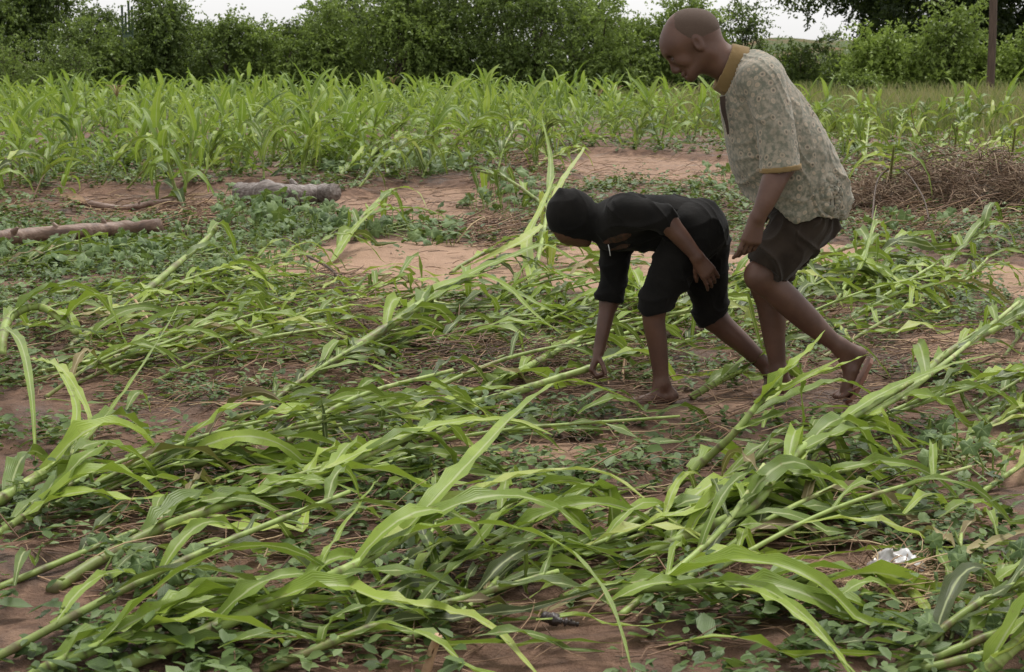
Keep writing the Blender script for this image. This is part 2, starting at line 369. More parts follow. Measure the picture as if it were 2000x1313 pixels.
def shrub(px, ytop, wpx, D, tint, seed, label, group, name='shrub', shoots=520, leaf=.098, cat='shrub', wisp=.25, bottom=0.0, mat=None, nleaf=15, dense=1.0, depth=.5):
    r = np.random.default_rng(seed)
    x0 = (px - 1000) / FPX * D; H = CAMH + (HORIZ - ytop) / FPX * D; R = wpx / FPX * D * .5
    base = np.array([x0, D, float(gz(x0, D))])
    root = empty(name, tuple(base), label, cat, group)
    # lobes of the crown
    nl = 9 + int(R * 2)
    L = []
    for i in range(nl):
        zz = bottom + (H - bottom) * r.uniform(.12, .86); k = math.sqrt(max(.05, 1 - ((zz - (H + bottom) * .45) / ((H - bottom) * .62)) ** 2))
        a = r.uniform(0, 6.28); q = R * .62 * k * math.sqrt(r.random())
        L.append((q * math.cos(a), q * math.sin(a) * depth * 1.6, zz, r.uniform(.30, .46) * min(R, H * .6)))
    L.append((r.uniform(-.1, .1) * R, 0, H * .80, .26 * H * .6))
    for i in range(4 if H > 1.5 else 0): L.append((R * (-.75 + .5 * i), -.2, .35 + bottom, .45))
    L = np.array(L)
    st = Geo()
    for i in range(min(len(L), 9)):
        e = L[i, :3]; q = np.array([r.uniform(-.04, .04), r.uniform(-.03, .03), -.05])
        P = catmull([q, q * .5 + np.array([e[0] * .3, e[1] * .3, e[2] * .45]), e], 7) + base
        tube(st, P, np.linspace(.045 + H * .006, .012, 7), 5, .4)
    w = L[:, 3] ** 2; w /= w.sum()
    k = r.choice(len(L), shoots, p=w)
    v = norm(r.normal(size=(shoots, 3)) * np.array([1, 1, .85]) + np.array([0, -.12, .12]))
    start = L[k, :3] + v * (L[k, 3] * r.uniform(.35, .95, shoots) ** 1)[:, None]
    ln = (r.uniform(.25, .6, shoots) + (r.random(shoots) < .10 + .12 * (wisp > .7)) * r.uniform(.2, .8, shoots)) * (.55 + wisp) * min(1.4, H / 3 + .3)
    dirn = norm(v + r.normal(size=(shoots, 3)) * .35 + np.array([0, 0, .35]))
    ltint = r.uniform(-.14, .14, len(L))[k]
    g = Geo(); nseg = nleaf
    s = np.linspace(.1, 1, nseg)
    droop = r.uniform(.1, .55, shoots)
    C = start[:, None] + dirn[:, None] * (ln[:, None] * s)[..., None]
    C[..., 2] -= (droop * ln)[:, None] * s ** 2
    C[..., 2] = np.maximum(C[..., 2], .06)
    C[..., 2] = np.where(C[..., 2] > H * 1.22, H * 1.22 - r.random(C[..., 2].shape) * .3, C[..., 2])
    C = C + r.normal(size=C.shape) * .012
    ld = dirn[:, None] * .6 + norm(r.normal(size=C.shape)) * 1.0 + np.array([0, -.1, -.25])
    tt = np.clip(tint + ltint[:, None] + r.normal(size=C.shape[:2]) * .10 + .12 * (s[None] - .4) , 0, 1)
    leafquads(g, C.reshape(-1, 3) + base, ld.reshape(-1, 3), leaf, tt.ravel(), r)
    g.build('crown', mat or M_TREE, root, base)
    tw = st
    for i in r.choice(shoots, min(shoots, 90), replace=False):
        P = np.vstack([L[k[i], :3] * .4 + start[i] * .6, C[i][::5]]) + base
        tube(tw, P, np.linspace(.012, .004, len(P)), 3, .3, cap=False)
    st.build('trunk', M_BARK, root, base)
    return root

TL = 'leafy green shrub in the continuous hedge behind the maize field'
HG = 'shrubs of the front hedge'
_n = 100
for px, yt, w, D, ti, sh in [(-50, -70, 300, 47, .30, 900), (95, -45, 260, 48, .30, 900), (165, 40, 190, 46, .34, 560), (330, -12, 165, 47, .22, 760), (268, 70, 160, 46, .36, 420),
        (440, 52, 210, 47, .42, 520), (540, 62, 190, 47, .42, 480), (655, 6, 230, 47, .45, 820), (775, -20, 240, 46, .50, 900), (905, -50, 270, 47, .40, 1000),
        (1040, -35, 250, 46.5, .44, 950), (1165, 14, 210, 46, .48, 720), (1235, 50, 160, 47, .42, 480), (1325, 0, 170, 47, .42, 560)]:
    _n += 1
    lab = {165: 'low grey-green bush at the left end of the hedge', 330: 'dark pointed tree of the hedge, right of the cactus', 440: 'low rounded shrub under the open sky gap of the hedge',
           1325: 'shrub of the hedge directly behind the man\'s bald head', -50: 'tall dark tree at the very left edge of the photo', 905: 'tallest broad shrub in the middle of the hedge'}.get(px)
    shrub(px, yt, w, D, ti + .22, _n, lab or TL, None if lab else HG, shoots=int(sh * 1.45), wisp=.35 if 400 < px < 600 else .25)
for px, yt, w, ti in [(20, -30, 300, .2), (300, 50, 200, .25), (500, 70, 200, .3), (190, 30, 170, .25), (400, 62, 200, .3), (600, 60, 200, .3), (720, 0, 260, .3), (850, -30, 260, .25), (990, -25, 260, .25), (1120, 0, 240, .3), (1230, 60, 160, .3), (1400, 70, 180, .3)]:
    _n += 1
    shrub(px, yt, w, 53, ti, _n, 'darker shrub in the second row, behind the front hedge', 'second row of shrubs', shoots=800)
shrub(30, 84, 210, 44, .62, 151, 'pale grey-green weedy bush at the far left edge in front of the hedge', None, shoots=420, wisp=.5, leaf=.06)
shrub(140, 100, 190, 44, .58, 152, 'dull weedy bush in front of the hedge, next to the pale edge bush', None, shoots=380, wisp=.5, leaf=.06)
shrub(1440, 4, 120, 48, .34, 131, 'slender shrub with wispy top between the man\'s head and the open sky', None, shoots=300, wisp=.4)
shrub(1395, 80, 130, 46, .40, 137, 'low shrub behind the man\'s neck and collar', None, shoots=300)
shrub(1480, 112, 120, 47, .42, 132, 'low green shrub behind the man\'s shoulder', None, shoots=280)
shrub(1555, 92, 190, 58, .34, 133, 'round dark green bush in front of the earth bank', None, shoots=460)
shrub(1640, 140, 130, 50, .50, 134, 'small light bush at the foot of the earth bank', None, shoots=260)
shrub(1500, 80, 120, 72, .5, 138, 'low tuft of bushes beside the crest of the earth bank', None, shoots=200)
for _q, (_x, _y, _w, _D) in enumerate([(1520, 120, 130, 66), (1580, 130, 120, 64), (1625, 112, 110, 66), (1660, 95, 100, 66), (1690, 120, 120, 64), (1600, 95, 80, 69), (1540, 96, 80, 70)]): shrub(_x, _y, _w, _D, .5, 160 + _q, 'small scrubby bush growing on the slope of the earth bank', 'bushes on the earth bank', shoots=150)
shrub(1605, 66, 90, 80, .55, 139, 'pale low bush on the crest of the earth bank', None, shoots=200)
for px, yt, w, lab in [(1725, 78, 160, 'bright green shrub left of the other bright shrubs, under the big tree'), (1835, 42, 150, 'bright green shrub with arching shoots just left of the wooden pole'), (1910, 118, 120, 'lower bright shrub directly behind the wooden pole'), (1995, 84, 150, 'bright green shrub right of the wooden pole')]:
    _n += 1
    shrub(px, yt, w, 49, .84, _n, lab, None, shoots=520, wisp=.85, leaf=.13)
shrub(1680, 150, 130, 45, .55, 141, 'low bright bush in front of the big tree\'s shade', None, shoots=260)
# the big dark tree on the right
def big_tree():
    r = np.random.default_rng(5); D = 57.; x0 = (1900 - 1000) / FPX * D; base = np.array([x0, D, 0.])
    root = empty('tree', tuple(base), 'big dark spreading tree on the right, its low boughs hanging into the sky', 'tree')
    tk = Geo(); tube(tk, catmull([base + (0, 0, -.1), base + (.1, 0, 1.6), base + (-.1, 0, 3.6), base + (.2, .2, 6)], 10), np.linspace(.42, .2, 10), 9)
    ends = []
    for i in range(16):
        a = r.uniform(0, 6.28); q = r.uniform(2.5, 5.8); e = base + (q * math.cos(a), q * math.sin(a) * .8, r.uniform(3.0, 8))
        P = catmull([base + (0, 0, r.uniform(1.8, 3.6)), (base + e) / 2 + (0, 0, 1.6 + r.uniform(0, 1)), e], 9); tube(tk, P, np.linspace(.15, .03, 9), 5); ends += [P[5], P[7], P[8]]
    tk.build('trunk', M_BARK, root, base)
    E = []
    for e in ends: E.append((*e, r.uniform(.7, 1.25)))
    for px, py, rad in [(1535, -18, .35), (1570, 12, .32), (1585, 28, .22), (1560, -25, .5), (1625, -35, .75), (1660, 8, .5), (1700, 20, .7), (1690, 80, .5), (1760, 20, .9), (1840, 10, 1), (1930, 30, 1), (1800, 60, .8), (1900, 90, .9), (1980, 60, 1), (2060, 40, 1.2), (1750, 110, .7), (1850, 130, .8), (1950, 140, .8), (2050, 140, 1), (1690, 130, .45), (1720, 60, .6), (1780, 160, .9), (1880, 165, .9), (1980, 165, .9), (2080, 150, 1), (1830, -40, 1.2), (1930, -30, 1.2), (2010, -20, 1.2), (1860, 40, 1.1), (1900, 70, 1.0), (1930, 100, .9), (1880, 100, .9), (1960, 50, .9), (1840, 90, 1), (1740, 70, .9), (1790, 110, .8)]:
        E.append((*at(px, py, D - r.uniform(0, 2)), rad))
    E = np.array(E); E[-14:, 1] -= 1.2; w = E[:, 3] ** 2; w /= w.sum(); n = 8200; k = r.choice(len(E), n, p=w)
    v = norm(r.normal(size=(n, 3))); st = E[k, :3] + v * (E[k, 3] * r.uniform(.2, 1, n))[:, None]; s = np.linspace(0, 1, 12)
    dr = norm(v + r.normal(size=(n, 3)) * .5); C = st[:, None] + dr[:, None] * (r.uniform(.2, .45, n)[:, None] * s)[..., None]; C[..., 2] -= .2 * s ** 2; C += r.normal(size=C.shape) * .04
    g = Geo(); leafquads(g, C.reshape(-1, 3), (dr[:, None] * .5 + norm(r.normal(size=C.shape)) + (0, 0, -.4)).reshape(-1, 3), .15, np.clip(.04 + r.normal(size=n * 12) * .10, 0, .5), r)
    g.build('crown', M_TREE, root, base)
big_tree()
# candelabra cactus showing above the hedge
def cactus():
    b0 = np.array([(262 - 1000) / FPX * 51, 51, 0.]); root = empty('candelabra_cactus', tuple(b0), 'tall ribbed candelabra cactus rising over the left part of the hedge', 'cactus')
    g = Geo(); tube(g, [b0, b0 + (0, 0, 1), b0 + (0, 0, 2.0)], .16, 8); g.build('trunk', M_CACTUS, root, b0)
    for dx, top in [(-.15, 10), (-.05, 24), (.05, 2), (.15, 12)]:
        tp = at(262, top, 51)[2]; g = Geo()
        P = catmull([b0 + (0, 0, 1.6), b0 + (dx * .8, 0, 1.9), b0 + (dx, 0, 2.3), b0 + (dx, 0, tp - .1), b0 + (dx, 0, tp)], 14)
        R = np.full(14, .036); R[-1] = .015; tube(g, P, R, 8); g.build('arm', M_CACTUS, root, b0)
cactus()
def pole():
    p = gp(1932, 207); g = Geo(); P = np.array([p + (0, 0, -.3), p + (0, 0, 2), p + (-.08, 0, 4.5), p + (-.14, 0, 7)]); tube(g, catmull(P, 12), np.linspace(.115, .095, 12), 12)
    o = g.build('wooden_pole', M_POLE, None, p); o.location = tuple(p); tag(o, 'tall brown wooden utility pole standing among the bright shrubs', 'pole')
pole()
# low scrub and grass at the foot of the hedge, tall grass on the right
def grass(name, regions, mat, seed, label):
    r = np.random.default_rng(seed); g = Geo()
    for (px0, px1, py0, py1, n, hh, t0) in regions:
        px = r.uniform(px0, px1, n)
        D0, D1 = gp(1000, py0)[1], gp(1000, py1)[1]; D = np.sqrt(r.uniform(min(D0, D1) ** 2, max(D0, D1) ** 2, n)); X = (px - 1000) / FPX * D * 1.0
        Z = gz(X, D); h = hh * r.uniform(.5, 1.2, n); a = r.uniform(0, 6.28, n); lean = r.uniform(.05, .5, n) * h
        s = np.array([0, .4, .75, 1.0]); W = (.0045 + .00022 * D)[:, None] * np.array([1, .9, .6, .12])[None]
        dx = np.cos(a); dy = np.sin(a)
        C = np.stack([X[:, None] + dx[:, None] * lean[:, None] * s ** 2, D[:, None] + dy[:, None] * lean[:, None] * s ** 2, Z[:, None] + h[:, None] * s * (1 - .15 * s)], -1)
        b2 = r.uniform(0, 3.14, n); S = np.stack([np.cos(b2), np.sin(b2), 0 * b2], -1)[:, None] * W[..., None]
        V = np.stack([C - S, C + S], 2).reshape(-1, 3)
        o = np.arange(n)[:, None] * 8; q = np.array([[0, 1, 3, 2], [2, 3, 5, 4], [4, 5, 7, 6]])
        F = (o[:, None] + q[None]).reshape(-1, 4)
        tt = np.clip(t0 + r.normal(size=n) * .18, 0, 1); g.add(V, F, np.repeat(tt, 8), .5)
    return tag(g.build(name, mat), label, 'grass', kind='stuff')
grass('tall_grass', [(1270, 2060, 206, 275, 9000, .40, .55), (1270, 2060, 204, 262, 3200, .62, .85), (1450, 2060, 215, 290, 6000, .26, .25), (1180, 1500, 200, 225, 3500, .4, .55), (1900, 2060, 200, 300, 2500, .38, .7)], M_GRASS, 31, 'tall yellowing grass between the maize and the shrubs on the right')
grass('hedge_undergrowth', [(-60, 240, 186, 196, 5000, 1.0, .38), (240, 1280, 190, 202, 6000, .6, .15), (1280, 2060, 196, 206, 5000, .6, .45)], M_GRASS, 32, 'rough dull undergrowth along the foot of the hedge')
# ------------------------------------------------------------------ maize
def leaf_path(p0, d0, L, n, grav, r, floor=None, sweep=None):
    P = [np.array(p0, float)]; d = norm(d0); st = L / (n - 1)
    for i in range(n - 1):
        s = i / (n - 1)
        d = d + np.array([0, 0, -1]) * grav * st * (.6 + 2.6 * s)
        if sweep is not None: d = d + sweep * st
        d = norm(d); q = P[-1] + d * st
        if floor is not None:
            f = float(floor(q[0], q[1]))
            if q[2] < f:
                q[2] = f; d[2] = max(d[2], 0) * .2; d = norm(d + (r.uniform(-.05, .05), r.uniform(-.05, .05), 0))
        P.append(q)
    return np.array(P)

def standing_parts(r, H=.72, cols=3, seg=9, lean=None):
    """returns stalk Geo, list of leaf Geo for an upright young maize plant at the origin"""
    ln = r.uniform(-.12, .12, 2) if lean is None else lean
    sh = H * r.uniform(.55, .75); top = np.array([ln[0], ln[1], 1.0]) * sh
    S = catmull([(0, 0, -.03), top * .5 + (0, 0, .0), top], 6)
    sg = Geo(); tube(sg, S, np.linspace(.014, .008, 6), 5, r.uniform(.3, .7))
    leaves = []; nl = r.integers(7, 10); a0 = r.uniform(0, 3.14)
    for i in range(nl):
        f = .12 + .88 * i / (nl - 1); p = S[0] * (1 - f) + S[-1] * f if f < .5 else catmull(S, 20)[min(19, int(f * 19))]
        a = a0 + (i % 2) * math.pi + r.normal() * .35
        up = .55 + 1.7 * f ** 2; d = norm((math.cos(a), math.sin(a), up + r.uniform(-.1, .3)))
        L = H * r.uniform(.55, .85) * (1.0 if f < .85 else .75); g = Geo()
        gr = r.uniform(2.4, 6.5) / H * .7 * (1.0 if f < .85 else .45)
        P = leaf_path(p, d, L, seg, gr, r, floor=lambda x, y: .01)
        blade(g, P, leafw(seg, H * r.uniform(.056, .082)), .35, .006, r.uniform(-.9, .9), cols, float(np.clip(r.normal(.36 + .26 * f, .2), 0, 1)), r=r); leaves.append(g)
    return sg, leaves

def field_edge(px):       # photo row where the standing maize begins
    return np.interp(px, [-200, 0, 200, 420, 480, 640, 700, 900, 1060, 1300, 1420, 1600, 1700, 2100], [400, 395, 388, 372, 352, 348, 330, 322, 300, 278, 272, 268, 262, 262])
def field_back(px):
    return np.interp(px, [-200, 0, 500, 900, 1150, 1300, 1500, 1700, 2100], [186, 188, 194, 198, 206, 222, 232, 240, 244])
def build_field():
    r = np.random.default_rng(11); pts = []
    # rows run slightly oblique; cells jittered
    for yy in np.arange(12.5, 53, .66):
        for xx in np.arange(-18, 14, .54):
            if r.random() < .12 + .25 * max(0, wav(xx, yy, 3., off=14)): continue
            x = xx + r.normal() * .09 + yy * .04 % .44; y = yy + r.normal() * .1
            px = 1000 + x / y * FPX * cP; py = HORIZ + (CAMH - float(gz(x, y))) * FPX / y
            if px < -70 or px > 2070: continue
            if py > field_edge(px) + 26 * wav(x, y, 1.6) or py < field_back(px): continue
            if px > 1650 and r.random() < .45 and py > 235: continue
            pts.append((x, y))
    pts = sorted(pts, key=lambda p: p[1])
    print('field plants', len(pts))
    protos = []
    G1 = 'upright maize plants of the standing field'
    LB = 'upright green maize plant standing in the field in front of the hedge'
    for k in range(9):
        rr = np.random.default_rng(300 + k); sg, lv = standing_parts(rr, .78, 5, 11)
        root = empty('maize_plant', (0, 0, 0), LB, 'maize plant', G1)
        st = sg.build('stalk', M_STALK, root); ch = [st] + [g.build('leaf', M_FIELD, root) for g in lv]
        protos.append([root, ch, False])
    singles = []
    for k in range(9):
        rr = np.random.default_rng(400 + k); sg, lv = standing_parts(rr, .70, 3, 8)
        g = Geo()
        for q in [sg] + lv:
            g.add(np.concatenate(q.v), np.concatenate(q.f) if len(q.f) == 1 else q.f[0], np.concatenate(q.t), np.concatenate(q.u))
        singles.append(g)
    smesh = [None] * 9
    NB1, NB2 = 46, 46
    for i, (x, y) in enumerate(pts[:NB2]):
        z = float(gz(x, y)); sc = r.uniform(.6, 1.3) * (.9 + .2 * wav(x, y, 3.)); rz = r.uniform(0, 6.28)
        if i < NB1:
            p = protos[r.integers(9)]
            if not p[2]: root, p[2] = p[0], True
            else:
                root = p[0].copy(); COL.objects.link(root)
                for c in p[1]: q = c.copy(); COL.objects.link(q); q.parent = root
        else:
            k = r.integers(9)
            if smesh[k] is None:
                root = singles[k].build('maize_plant', M_FIELD); smesh[k] = root; tag(root, LB, 'maize plant', G1)
            else: root = smesh[k].copy(); COL.objects.link(root)
        root.location = (x, y, z); root.rotation_euler = (r.normal() * .2, r.normal() * .2, rz); root.scale = (sc, sc, sc * r.uniform(.9, 1.1))
    for p in protos:
        if not p[2]:
            for c in p[1]: bpy.data.objects.remove(c)
            bpy.data.objects.remove(p[0])
    # the rest of the field
    far = Geo(); base = []
    for k in range(8):
        rr = np.random.default_rng(500 + k); sg, lv = standing_parts(rr, .76, 3, 6)
        base.append([(np.concatenate(q.v), q.f[0], q.t[0], q.u[0]) for q in [sg] + lv])
    for (x, y) in pts[NB2:]:
        z = float(gz(x, y)); sc = r.uniform(.5, 1.25) * (.92 + .25 * wav(x, y, 4.)); a = r.uniform(0, 6.28); c, s = math.cos(a) * sc, math.sin(a) * sc
        off = r.normal() * .09; lx, ly = r.normal(size=2) * .2
        for V, F, T, U in base[r.integers(8)]:
            W = np.stack([V[:, 0] * c - V[:, 1] * s + x + V[:, 2] * lx, V[:, 0] * s + V[:, 1] * c + y + V[:, 2] * ly, V[:, 2] * sc + z], -1)
            far.add(W, F, np.clip(T + off, 0, 1), U)
    tag(far.build('maize_field', M_FIELD), 'mass of young maize filling the far part of the field up to the hedge', 'maize', kind='stuff')
    # a few dry tassels
    for i, (px, py, Y) in enumerate([(768, 165, 36), (228, 190, 22), (1170, 190, 34), (1205, 182, 36), (440, 205, 26)]):
        p = at(px, py, Y); b0 = np.array([p[0], p[1], float(gz(p[0], p[1]))]); g = Geo(); rr = np.random.default_rng(40 + i)
        root = empty('maize_plant', tuple(b0), 'taller maize plant with a straw-coloured tassel, in the far field', 'maize plant', 'tasselled maize plants')
        st = Geo(); tube(st, [b0, (b0 + p) / 2, p], [.012, .01, .006], 5, .4); st.build('stalk', M_STALK, root, b0)
        for k in range(9):
            a = rr.uniform(0, 6.28); d = np.array([math.cos(a) * .5, math.sin(a) * .5, .9]); e = p + norm(d) * .17; e2 = e + norm(d * (1, 1, .1)) * .06
            tube(g, [p, (p + e) / 2 + (0, 0, .02), e, e2], [.006, .006, .005, .003], 4, .9)
        g.build('tassel', M_STRAW, root, b0)
        for k in range(4):
            a = rr.uniform(0, 6.28); q = b0 + (p - b0) * rr.uniform(.3, .8); gl = Geo()
            blade(gl, leaf_path(q, (math.cos(a), math.sin(a), 1.2), .5, 8, 4, rr), leafw(8, .035), .35, .004, .5, 3, .55, r=rr); gl.build('leaf', M_FIELD, root, b0)
build_field()

def floorf(lift):
    return lambda x, y: gzf(x, y) + lift

def at_feet(P):                     # does a leaf or stalk lie over or just before the boy's forward foot or the man's sandal?
    P = np.atleast_2d(P); zc = P[:, 1] * cP - (P[:, 2] - CAMH) * sP; px = 1000 + FPX * P[:, 0] / zc; py = 656.5 - FPX * (P[:, 1] * sP + (P[:, 2] - CAMH) * cP) / zc
    return bool(np.any((P[:, 1] < 6.0) & (((px > 1195) & (px < 1335) & (py > 725) & (py < 812)) | ((px > 1600) & (px < 1725) & (py > 670) & (py < 800)))))
def fallen(pts, label, group=None, rad=.0125, nl=9, seed=1, heroes=(), world=False, L=(.45, .75), W=.038, tint=.5, fan=.6, broken=False, lift=(.01, .07), cols=5, name='maize_plant', start=.18, sides=8):
    """one flattened plant: pts = (photo x, photo y, height) along the stalk; heroes = leaves traced the same way + half width"""
    r = np.random.default_rng(seed)
    if world: Q = np.array(pts, float)
    else: Q = np.array([gp(a, b, float(gz(*gp(a, b, c)[:2])) + c) for a, b, c in pts])
    n = 16; S = catmull(Q, n); S[0, 2] = min(S[0, 2], float(gz(S[0, 0], S[0, 1])) + .004)
    base = S[0].copy(); root = empty(name, tuple(base), label, 'maize plant', group)
    sg = Geo(); R = np.linspace(rad, rad * .62, n)
    # nodes: slight swellings
    SS = catmull(S, 46); ss = np.linspace(0, 1, 46); R = np.interp(ss, [0, 1], [rad, rad * .6]); R = R * (1 + .16 * (np.arange(46) % 6 == 0)); 
    tube(sg, SS, R, sides, np.clip(.40 + .35 * ss + r.normal() * .1 - .45 * (np.arange(46) % 6 == 0) + .12 * (np.arange(46) % 6 == 1), 0, 1)); sg.build('stalk', M_STALK, root, base)
    # husk sheaths hugging the stalk
    Sd = norm(S[-1] - S[0]); side0 = norm(np.cross(Sd, (0, 0, 1)))
    for i in range(nl):
        f = start + (1 - start) * (i + r.uniform(0, .6)) / nl; f = min(f, 1); P0 = catmull(S, 60)[int(f * 59)]
        j = min(int(f * 15), 14); T = norm(S[j + 1] - S[j]); sg2 = 1 if i % 2 else -1
        sp = fan * r.uniform(.15, 1.0) * sg2
        d = norm(T + side0 * sp + np.array([0, 0, r.uniform(.1, .75)]))
        g = Geo(); LL = r.uniform(*L); m = 14; lf = r.uniform(*lift)
        sw = np.array([.75, .3, 0]) * r.uniform(0, 1.6)
        P = leaf_path(P0, d, LL, m, r.uniform(1.6, 5.0), r, floorf(lf), sw)
        if r.random() < .22:  # creased leaf: falls straight down past the crease
            kx = r.integers(5, 9); P[kx:] = leaf_path(P[kx - 1], norm((r.uniform(-.3, .5), r.uniform(-.3, .3), -1)), LL * (1 - kx / m), m - kx + 1, 0, r, floorf(lf))[1:]
        if at_feet(P): continue
        wd = leafw(m, W * r.uniform(.65, 1.15), torn=r.uniform(.45, .8) if r.random() < .16 else 0)
        blade(g, P, wd, r.uniform(.1, .7), .011, r.normal() * 1.2, cols, float(np.clip(tint + r.normal() * .2, 0, 1)), r=r)
        g.build('leaf', M_DRYLEAF if r.random() < .06 and W < .033 else M_MAIZE, root, base)
    for h in heroes:
        w = h[-1]; H = np.array([gp(a, b, float(gz(*gp(a, b, c)[:2])) + c) for a, b, c in h[:-1]]); g = Geo()
        blade(g, catmull(H, 26), leafw(26, w), r.uniform(.2, .5), .006, r.normal() * .45, 7, float(np.clip(tint + .12 + r.normal() * .1, 0, 1)), r=r)
        g.build('leaf', M_MAIZE, root, base)
    return root

F = fallen
F([(180, 1325, .01), (400, 1235, .05), (580, 1155, .10), (700, 1100, .14), (810, 1035, .17)], 'thick pale maize stalk lying diagonally across the foreground, with a long arched leaf', rad=.0165, nl=6, seed=1, tint=.6,
  heroes=[[(700, 1100, .14), (780, 1050, .19), (880, 1025, .22), (1000, 1030, .22), (1110, 1075, .18), (1190, 1175, .1), (1240, 1330, .03), .040],
          [(760, 1070, .15), (840, 985, .22), (920, 900, .26), (1010, 805, .28), (1090, 748, .28), (1150, 750, .25), (1228, 780, .19), .036],
          [(720, 1090, .15), (820, 1010, .18), (930, 960, .2), (1040, 925, .2), (1180, 925, .18), (1300, 1010, .1), (1420, 1090, .04), .030],
          [(640, 1130, .12), (740, 1170, .1), (860, 1190, .08), (960, 1225, .05), (1060, 1330, .03), .036],
          [(590, 1160, .1), (650, 1060, .16), (720, 960, .2), (745, 930, .2), .010]])
F([(60, 1320, .01), (190, 1265, .05), (300, 1225, .07)], 'fallen maize with one broad pale leaf stretched along the bottom left', rad=.015, nl=5, seed=2, tint=.6,
  heroes=[[(200, 1250, .06), (300, 1195, .1), (420, 1150, .12), (600, 1112, .11), .038], [(240, 1235, .06), (360, 1180, .08), (500, 1165, .08), (610, 1175, .05), .028]])
F([(-40, 1000, .02), (60, 940, .06), (130, 895, .10), (200, 815, .14)], 'thick bent maize stalk entering at the left edge, lower of two', rad=.019, nl=6, seed=3,
  heroes=[[(110, 905, .1), (190, 830, .15), (260, 740, .22), (330, 630, .28), (350, 590, .3), .009], [(130, 890, .12), (150, 800, .2), (120, 730, .24), (90, 700, .22), .018]])
F([(-30, 1060, .02), (60, 1000, .06), (120, 960, .09)], 'slimmer fallen maize stalk just under the thick one at the left edge', rad=.011, nl=5, seed=4)
F([(100, 1150, .01), (270, 1052, .06), (400, 1000, .08), (560, 950, .10), (700, 895, .13), (860, 828, .15)], 'very long maize stalk lying across the left foreground from mud to centre', rad=.015, nl=9, seed=5,
  heroes=[[(500, 965, .1), (560, 940, .11), (640, 940, .1), (700, 935, .08), .035], [(640, 915, .12), (760, 860, .16), (880, 826, .18), (1000, 820, .15), (1080, 850, .1), .033]])
F([(200, 945, .02), (330, 915, .05), (450, 897, .06), (560, 905, .06)], 'flat pale green maize stalk lying level above the long one', rad=.012, nl=6, seed=6)
F([(530, 790, .01), (620, 725, .06), (700, 675, .10), (770, 630, .14), (850, 575, .18), (930, 535, .2)], 'thick maize stalk with muddy root clumps, propped up in the middle of the field', rad=.024, nl=9, seed=8, W=.045, L=(.5, .8), tint=.5,
  heroes=[[(760, 635, .14), (840, 570, .2), (930, 540, .24), (990, 560, .22), (1040, 610, .16), (1100, 655, .08), .034],
          [(850, 575, .18), (930, 528, .24), (1000, 500, .26), (1060, 478, .26), (1110, 500, .2), (1160, 540, .12), .028],
          [(800, 605, .16), (900, 560, .2), (1000, 570, .2), (1080, 610, .16), (1180, 650, .06), .034]])
F([(440, 820, .01), (560, 800, .04), (700, 795, .05), (800, 780, .06)], 'low maize stalk lying under the propped thick one', rad=.012, nl=7, seed=9)
F([(130, 680, .01), (240, 605, .07), (330, 530, .16), (400, 470, .25), (425, 443, .28)], 'broken-topped maize stalk sticking up diagonally in front of the split log', rad=.020, nl=3, seed=10, start=.35,
  heroes=[[(330, 530, .16), (370, 500, .2), (400, 490, .22), (440, 480, .2), .014]])
F([(-40, 600, .01), (120, 572, .03), (260, 560, .05), (400, 566, .05)], 'flattened maize plant lying level in the vines at the left', rad=.014, nl=9, seed=11)
F([(850, 808, .01), (950, 760, .04), (1040, 712, .07), (1120, 668, .1), (1180, 640, .13)], 'maize stalk wrapped in brown roots, left of the boy\'s reaching hand', rad=.019, nl=7, seed=12)
F([(860, 800, .02), (960, 780, .05), (1080, 742, .08), (1168, 714, .112), (1192, 706, .12)], 'maize stalk held in the boy\'s hand', rad=.017, nl=3, seed=13, start=.4,
  heroes=[[(1150, 715, .11), (1230, 690, .12), (1300, 680, .1), (1380, 700, .06), .03]])
F([(1225, 1103, .01), (1350, 1045, .06), (1470, 985, .12), (1560, 880, .16), (1680, 805, .18), (1780, 745, .18)], 'long jointed maize stalk sloping up towards the sandal from the lower centre', rad=.017, nl=9, seed=14,
  heroes=[[(1560, 880, .16), (1660, 840, .2), (1760, 850, .18), (1860, 890, .1), .036], [(1600, 850, .18), (1720, 770, .2), (1850, 715, .2), (1950, 690, .16), .028], [(1480, 980, .12), (1540, 930, .15), (1580, 880, .18), .02]])
F([(1300, 965, .01), (1370, 905, .08), (1430, 850, .16), (1480, 790, .24), (1520, 745, .30)], 'maize top with a fan of stiff leaves in front of the man\'s feet', rad=.013, nl=2, seed=15, tint=.6, L=(.3, .5),
  heroes=[[(1480, 790, .24), (1530, 730, .33), (1580, 685, .38), (1612, 645, .42), .030], [(1470, 800, .22), (1560, 745, .28), (1640, 715, .3), (1700, 690, .3), .024],
          [(1460, 815, .2), (1560, 770, .24), (1640, 745, .24), (1700, 770, .18), (1760, 830, .08), .030], [(1440, 840, .18), (1560, 800, .2), (1700, 800, .15), (1800, 840, .06), .034], [(1490, 780, .25), (1540, 755, .3), (1640, 700, .36), .028]])
F([(1130, 1080, .01), (1260, 1022, .05), (1380, 985, .08), (1480, 955, .1)], 'short maize stalk passing under the curled black root', rad=.016, nl=5, seed=16)
F([(1490, 985, .03), (1570, 900, .10), (1660, 830, .15), (1800, 745, .18), (1990, 590, .22)], 'long straight maize stalk running up to the right edge', rad=.012, nl=9, seed=17, W=.034)
F([(1760, 785, .01), (1800, 740, .05), (1850, 690, .1), (1960, 635, .14), (2040, 590, .16)], 'maize stalk pointing at the right edge behind the sandal', rad=.016, nl=8, seed=18)
F([(1545, 545, .01), (1600, 505, .06), (1680, 478, .1), (1780, 470, .1)], 'leafy fallen maize behind the man\'s calf, first from the man', rad=.016, nl=12, seed=19, W=.045)
